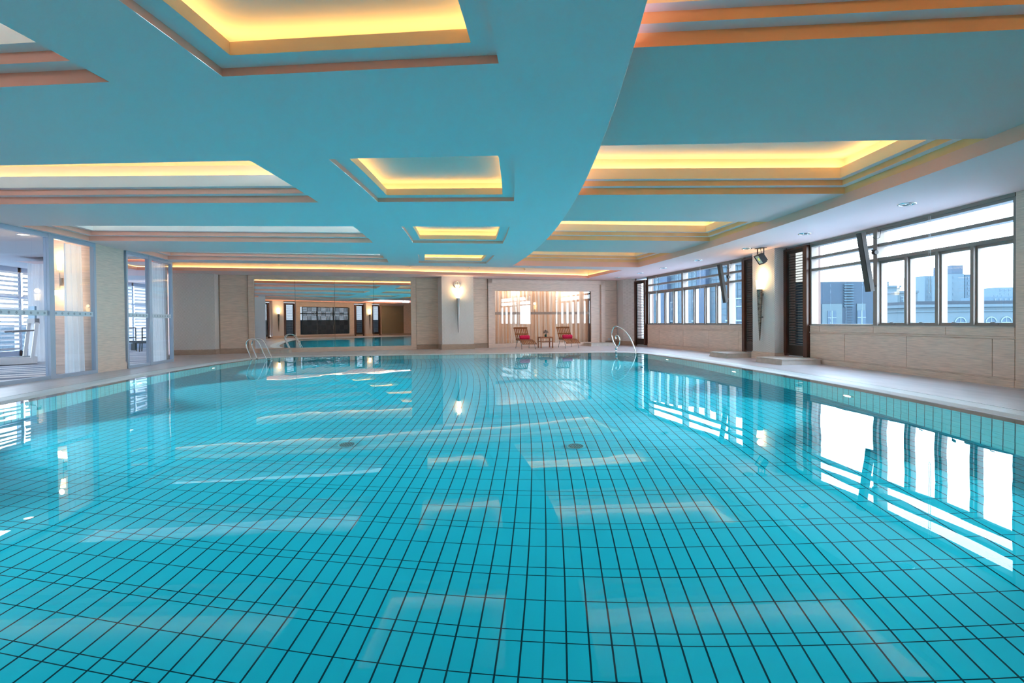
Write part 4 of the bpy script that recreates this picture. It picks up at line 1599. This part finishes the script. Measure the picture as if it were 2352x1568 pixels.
for x in (-7.7, 0.65):
    q = near_pt(x, 0.46)
    lamp('sconce_glow', 'POINT', (*q, 2.6), 13, (1.0, 0.64, 0.30), 0.09)
lt = thing('lattice_screen', 'black basket weave lattice screen over end wall window, seen in mirror', 'screen', (*near_pt(-3.44, 0.0), 0.28), la)
b = MB()
cw, ch = 0.46, 0.43
for i in range(10):
    for j in range(6):
        x0, z0 = -2.3 + i * cw, j * ch
        for k in range(6):
            if (i + j) % 2:
                b.box((x0 + cw / 2, -0.02, z0 + (k + 0.5) * ch / 6), (cw, 0.03, 0.05))
            else:
                b.box((x0 + (k + 0.5) * cw / 6, -0.02, z0 + ch / 2), (0.05, 0.03, ch))
b.build('lattice_weave', 'black', lt)
b = MB()
for x in (-2.3, 2.3):
    b.box((x, -0.01, 1.29), (0.06, 0.06, 2.58))
for z in (0.02, 2.56):
    b.box((0, -0.01, z), (4.6, 0.06, 0.06))
b.build('frame', 'black', lt)
bl = thing('roller_blind', 'large beige roller blind lowered over end wall window, seen in mirror', 'blind', (*near_pt(3.4, 0.02), 0.12), la)
MB().box((0, 0.02, 1.5), (2.7, 0.02, 3.0)).build('blind_cloth', 'blind', bl)
MB().box((0, 0.03, 0.02), (2.7, 0.04, 0.04)).build('bottom_bar', 'bed', bl)
MB().box((0, 0.04, 3.05), (2.75, 0.08, 0.12)).build('headbox', 'bed', bl)

# ------------------------------------------------------------------ town outside
MB().poly([[(-80, -120), (500, -120), (500, 500), (-80, 500)]], -14).build('ground', mat('hazy_ground', (0.30, 0.36, 0.42), 0.9), None, 'structure')


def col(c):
    c = (0.045 * c[0], 0.075 * c[1], 0.090 * c[2])  # blue of distance haze and tinted panes mixed into the facade colour
    return mat('facade_haze_paint', c, 0.85, var=0.05, vscale=0.6)


winm = mat('facade_window_glass', (0.03, 0.05, 0.07), 0.5, spec=0.1)
mt['ftrim'] = mat('facade_window_trim', (0.085, 0.12, 0.14), 0.8)


def building(name, label, A, B, depth, z0, z1, color, wins=None, trims=None, group='buildings outside the windows'):
    A, B = Vector(A), Vector(B)
    t = thing(name, label, 'building', (A.x, A.y, z0), atan2(B.y - A.y, B.x - A.x), group)
    L = (B - A).length
    hgt = z1 - z0
    MB().box((L / 2, depth / 2, hgt / 2), (L, depth, hgt)).build('walls', col(color), t)
    if wins:
        x0, x1, n, zs, ww, wh, m = wins
        for zz in zs:
            for k in range(n):
                x = x0 + (x1 - x0) * (k + 0.5) / n
                o = MB().box((x, -0.02, zz - z0), (ww, 0.06, wh)).build('window', winm if m is None else m, t)
                b = MB()
                b.box((x, -0.06, zz - z0), (ww * 0.08, 0.04, wh)); b.box((x, -0.06, zz - z0 + wh * 0.15), (ww, 0.04, wh * 0.06))
                b.box((x, -0.06, zz - z0 - wh * 0.53), (ww * 1.2, 0.12, wh * 0.07)); b.box((x, -0.06, zz - z0 + wh * 0.53), (ww * 1.1, 0.08, wh * 0.06))
                b.build('window_frame', 'ftrim', o)
    if trims:
        for (za, zb, outd, c) in trims:
            MB().box((L / 2, depth / 2, (za + zb) / 2 - z0), (L + outd * 2, depth + outd * 2, zb - za)).build('cornice', col(c), t)
    return t


fac = building('office_block', 'pale tiled office block close outside the far window', (16.5, 49.0), (21.7, 32.4), 3, -14, 5.5, (0.45, 0.60, 0.70),
               (0.3, 17.0, 5, (2.0, -1.5), 1.5, 1.5, None), [(5.2, 5.6, 0.15, (0.40, 0.52, 0.62))])
b = MB()
for x in (4.0, 8.2, 12.4, 16.6):
    b.box((x, -0.2, 9.7), (0.9, 0.45, 19.4))
b.build('pilaster', col((0.14, 0.30, 0.50)), fac)
b = MB()
for k in range(26):
    b.box((8.7, -0.012, 8 + k * 0.45), (17.3, 0.03, 0.02))
for k in range(35):
    b.box((0.25 + k * 0.49, -0.012, 14), (0.02, 0.03, 11))
b.build('tile_joints', col((0.36, 0.50, 0.60)), fac)

bb_ = building('blue_warehouse', 'flat roofed slate blue block behind the left pane of near window', (30.2, 44.4), (40.4, 43.0), 10, -14, 4.8, (0.10, 0.24, 0.36))
b = MB()
for x0, x1 in ((0.6, 1.6), (3.0, 4.2), (5.3, 7.2), (8.6, 9.4)):
    b.box(((x0 + x1) / 2, -0.03, 15.0), (x1 - x0, 0.1, 3.4))
b.build('cream_panel', col((0.62, 0.66, 0.66)), bb_)
for x in (1.2, 3.6, 6.2, 9.0):
    o = MB().box((x, -0.09, 15.4), (0.8, 0.06, 1.3)).build('window', winm, bb_)
    b = MB(); b.box((x, -0.13, 15.4), (0.06, 0.04, 1.3)); b.box((x, -0.13, 15.4), (0.8, 0.04, 0.06)); b.build('window_frame', 'ftrim', o)
for x in (2.3, 7.8):
    b = MB()
    for k in range(9):
        b.box((x, -0.1, 16.5 + 0.25 * k), (0.9, 0.12, 0.11))
    b.build('louvre_vent', col((0.30, 0.52, 0.62)), bb_)
    b = MB()
    for k in range(14):
        b.box((x, -0.2, 13.0 + 0.25 * k), (0.6, 0.04, 0.04))
    b.box((x - 0.3, -0.2, 14.6), (0.04, 0.04, 3.6)); b.box((x + 0.3, -0.2, 14.6), (0.04, 0.04, 3.6))
    b.build('ladder', col((0.22, 0.42, 0.54)), bb_)

building('apartment_house', 'cream apartment house with rooftop box behind first casement', (66.4, 70.4), (70.0, 69.8), 5, -14, 6.3, (0.62, 0.66, 0.68),
         (0.4, 3.4, 2, (4.6, 2.4, -0.2), 0.8, 1.2, None), [(6.1, 6.4, 0.15, (0.55, 0.60, 0.64)), (6.4, 7.1, -1.0, (0.60, 0.64, 0.67))])
building('apartment_house', 'taller cream house front with narrow windows, right of rooftop box', (60.4, 60.6), (63.0, 60.2), 4, -14, 4.9, (0.56, 0.62, 0.66),
         (0.2, 2.4, 2, (3.7, 1.9, 0.1), 0.6, 1.0, None), [(4.7, 5.0, 0.12, (0.44, 0.54, 0.62))])
hall_ = building('arched_hall', 'long pale hall with dark roof band and arched windows below near window sky', (50.4, 48.8), (66.0, 46.6), 9, -14, 2.62, (0.66, 0.68, 0.70),
                 None, [(2.45, 2.75, 0.25, (0.60, 0.64, 0.68)), (1.95, 2.1, 0.12, (0.62, 0.66, 0.70)), (2.75, 3.15, -1.0, (0.10, 0.18, 0.26))])
for k in range(6):
    x = 5.2 + k * 1.65
    b = MB()
    pts = [(x - 0.55, -0.03, 13.0), (x + 0.55, -0.03, 13.0)] + [(x + 0.55 * cos(a), -0.03, 14.75 + 0.55 * sin(a)) for a in [pi * i / 10 for i in range(11)]]
    b.face(pts)
    o = b.build('arched_window', winm, hall_)
    b = MB()
    b.tube([(x + 0.58 * cos(a), -0.05, 14.75 + 0.58 * sin(a)) for a in [pi * i / 10 for i in range(11)]], 0.06, 6)
    b.box((x, -0.05, 14.2), (0.05, 0.04, 2.2)); b.box((x, -0.05, 14.75), (1.1, 0.04, 0.05))
    b.build('window_frame', 'ftrim', o)
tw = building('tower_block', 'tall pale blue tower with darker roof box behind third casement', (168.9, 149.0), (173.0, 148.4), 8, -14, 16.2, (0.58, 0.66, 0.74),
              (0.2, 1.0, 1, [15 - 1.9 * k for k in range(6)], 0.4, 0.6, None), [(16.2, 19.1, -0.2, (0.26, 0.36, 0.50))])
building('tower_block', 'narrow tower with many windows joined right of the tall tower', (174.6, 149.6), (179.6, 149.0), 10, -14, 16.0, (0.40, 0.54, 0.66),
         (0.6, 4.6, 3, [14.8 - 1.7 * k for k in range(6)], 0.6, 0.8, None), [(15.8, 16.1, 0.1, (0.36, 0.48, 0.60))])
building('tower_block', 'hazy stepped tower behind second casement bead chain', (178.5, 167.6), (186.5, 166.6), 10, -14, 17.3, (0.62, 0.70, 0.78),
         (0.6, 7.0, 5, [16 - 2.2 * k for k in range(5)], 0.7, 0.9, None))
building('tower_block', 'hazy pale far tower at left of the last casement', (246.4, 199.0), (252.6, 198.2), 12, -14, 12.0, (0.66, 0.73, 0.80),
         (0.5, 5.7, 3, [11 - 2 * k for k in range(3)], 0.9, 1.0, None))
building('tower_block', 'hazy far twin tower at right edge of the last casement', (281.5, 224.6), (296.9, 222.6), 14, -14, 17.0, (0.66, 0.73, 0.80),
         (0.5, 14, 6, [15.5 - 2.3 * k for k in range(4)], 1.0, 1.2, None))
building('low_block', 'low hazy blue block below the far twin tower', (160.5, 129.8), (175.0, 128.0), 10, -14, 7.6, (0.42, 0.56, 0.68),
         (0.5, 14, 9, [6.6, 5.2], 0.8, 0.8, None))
building('dark_block', 'dark block outside the end wall window, reflected in the mirror', (4.0, -14.5), (-14.0, -10.0), 8, -14, 1.7, (0.10, 0.11, 0.12))
building('gym_side_block', 'pale block with stripes outside the gym blinds', (-30.0, 2.0), (-30.0, 44.0), 8, -14, 1.4, (0.50, 0.60, 0.70))
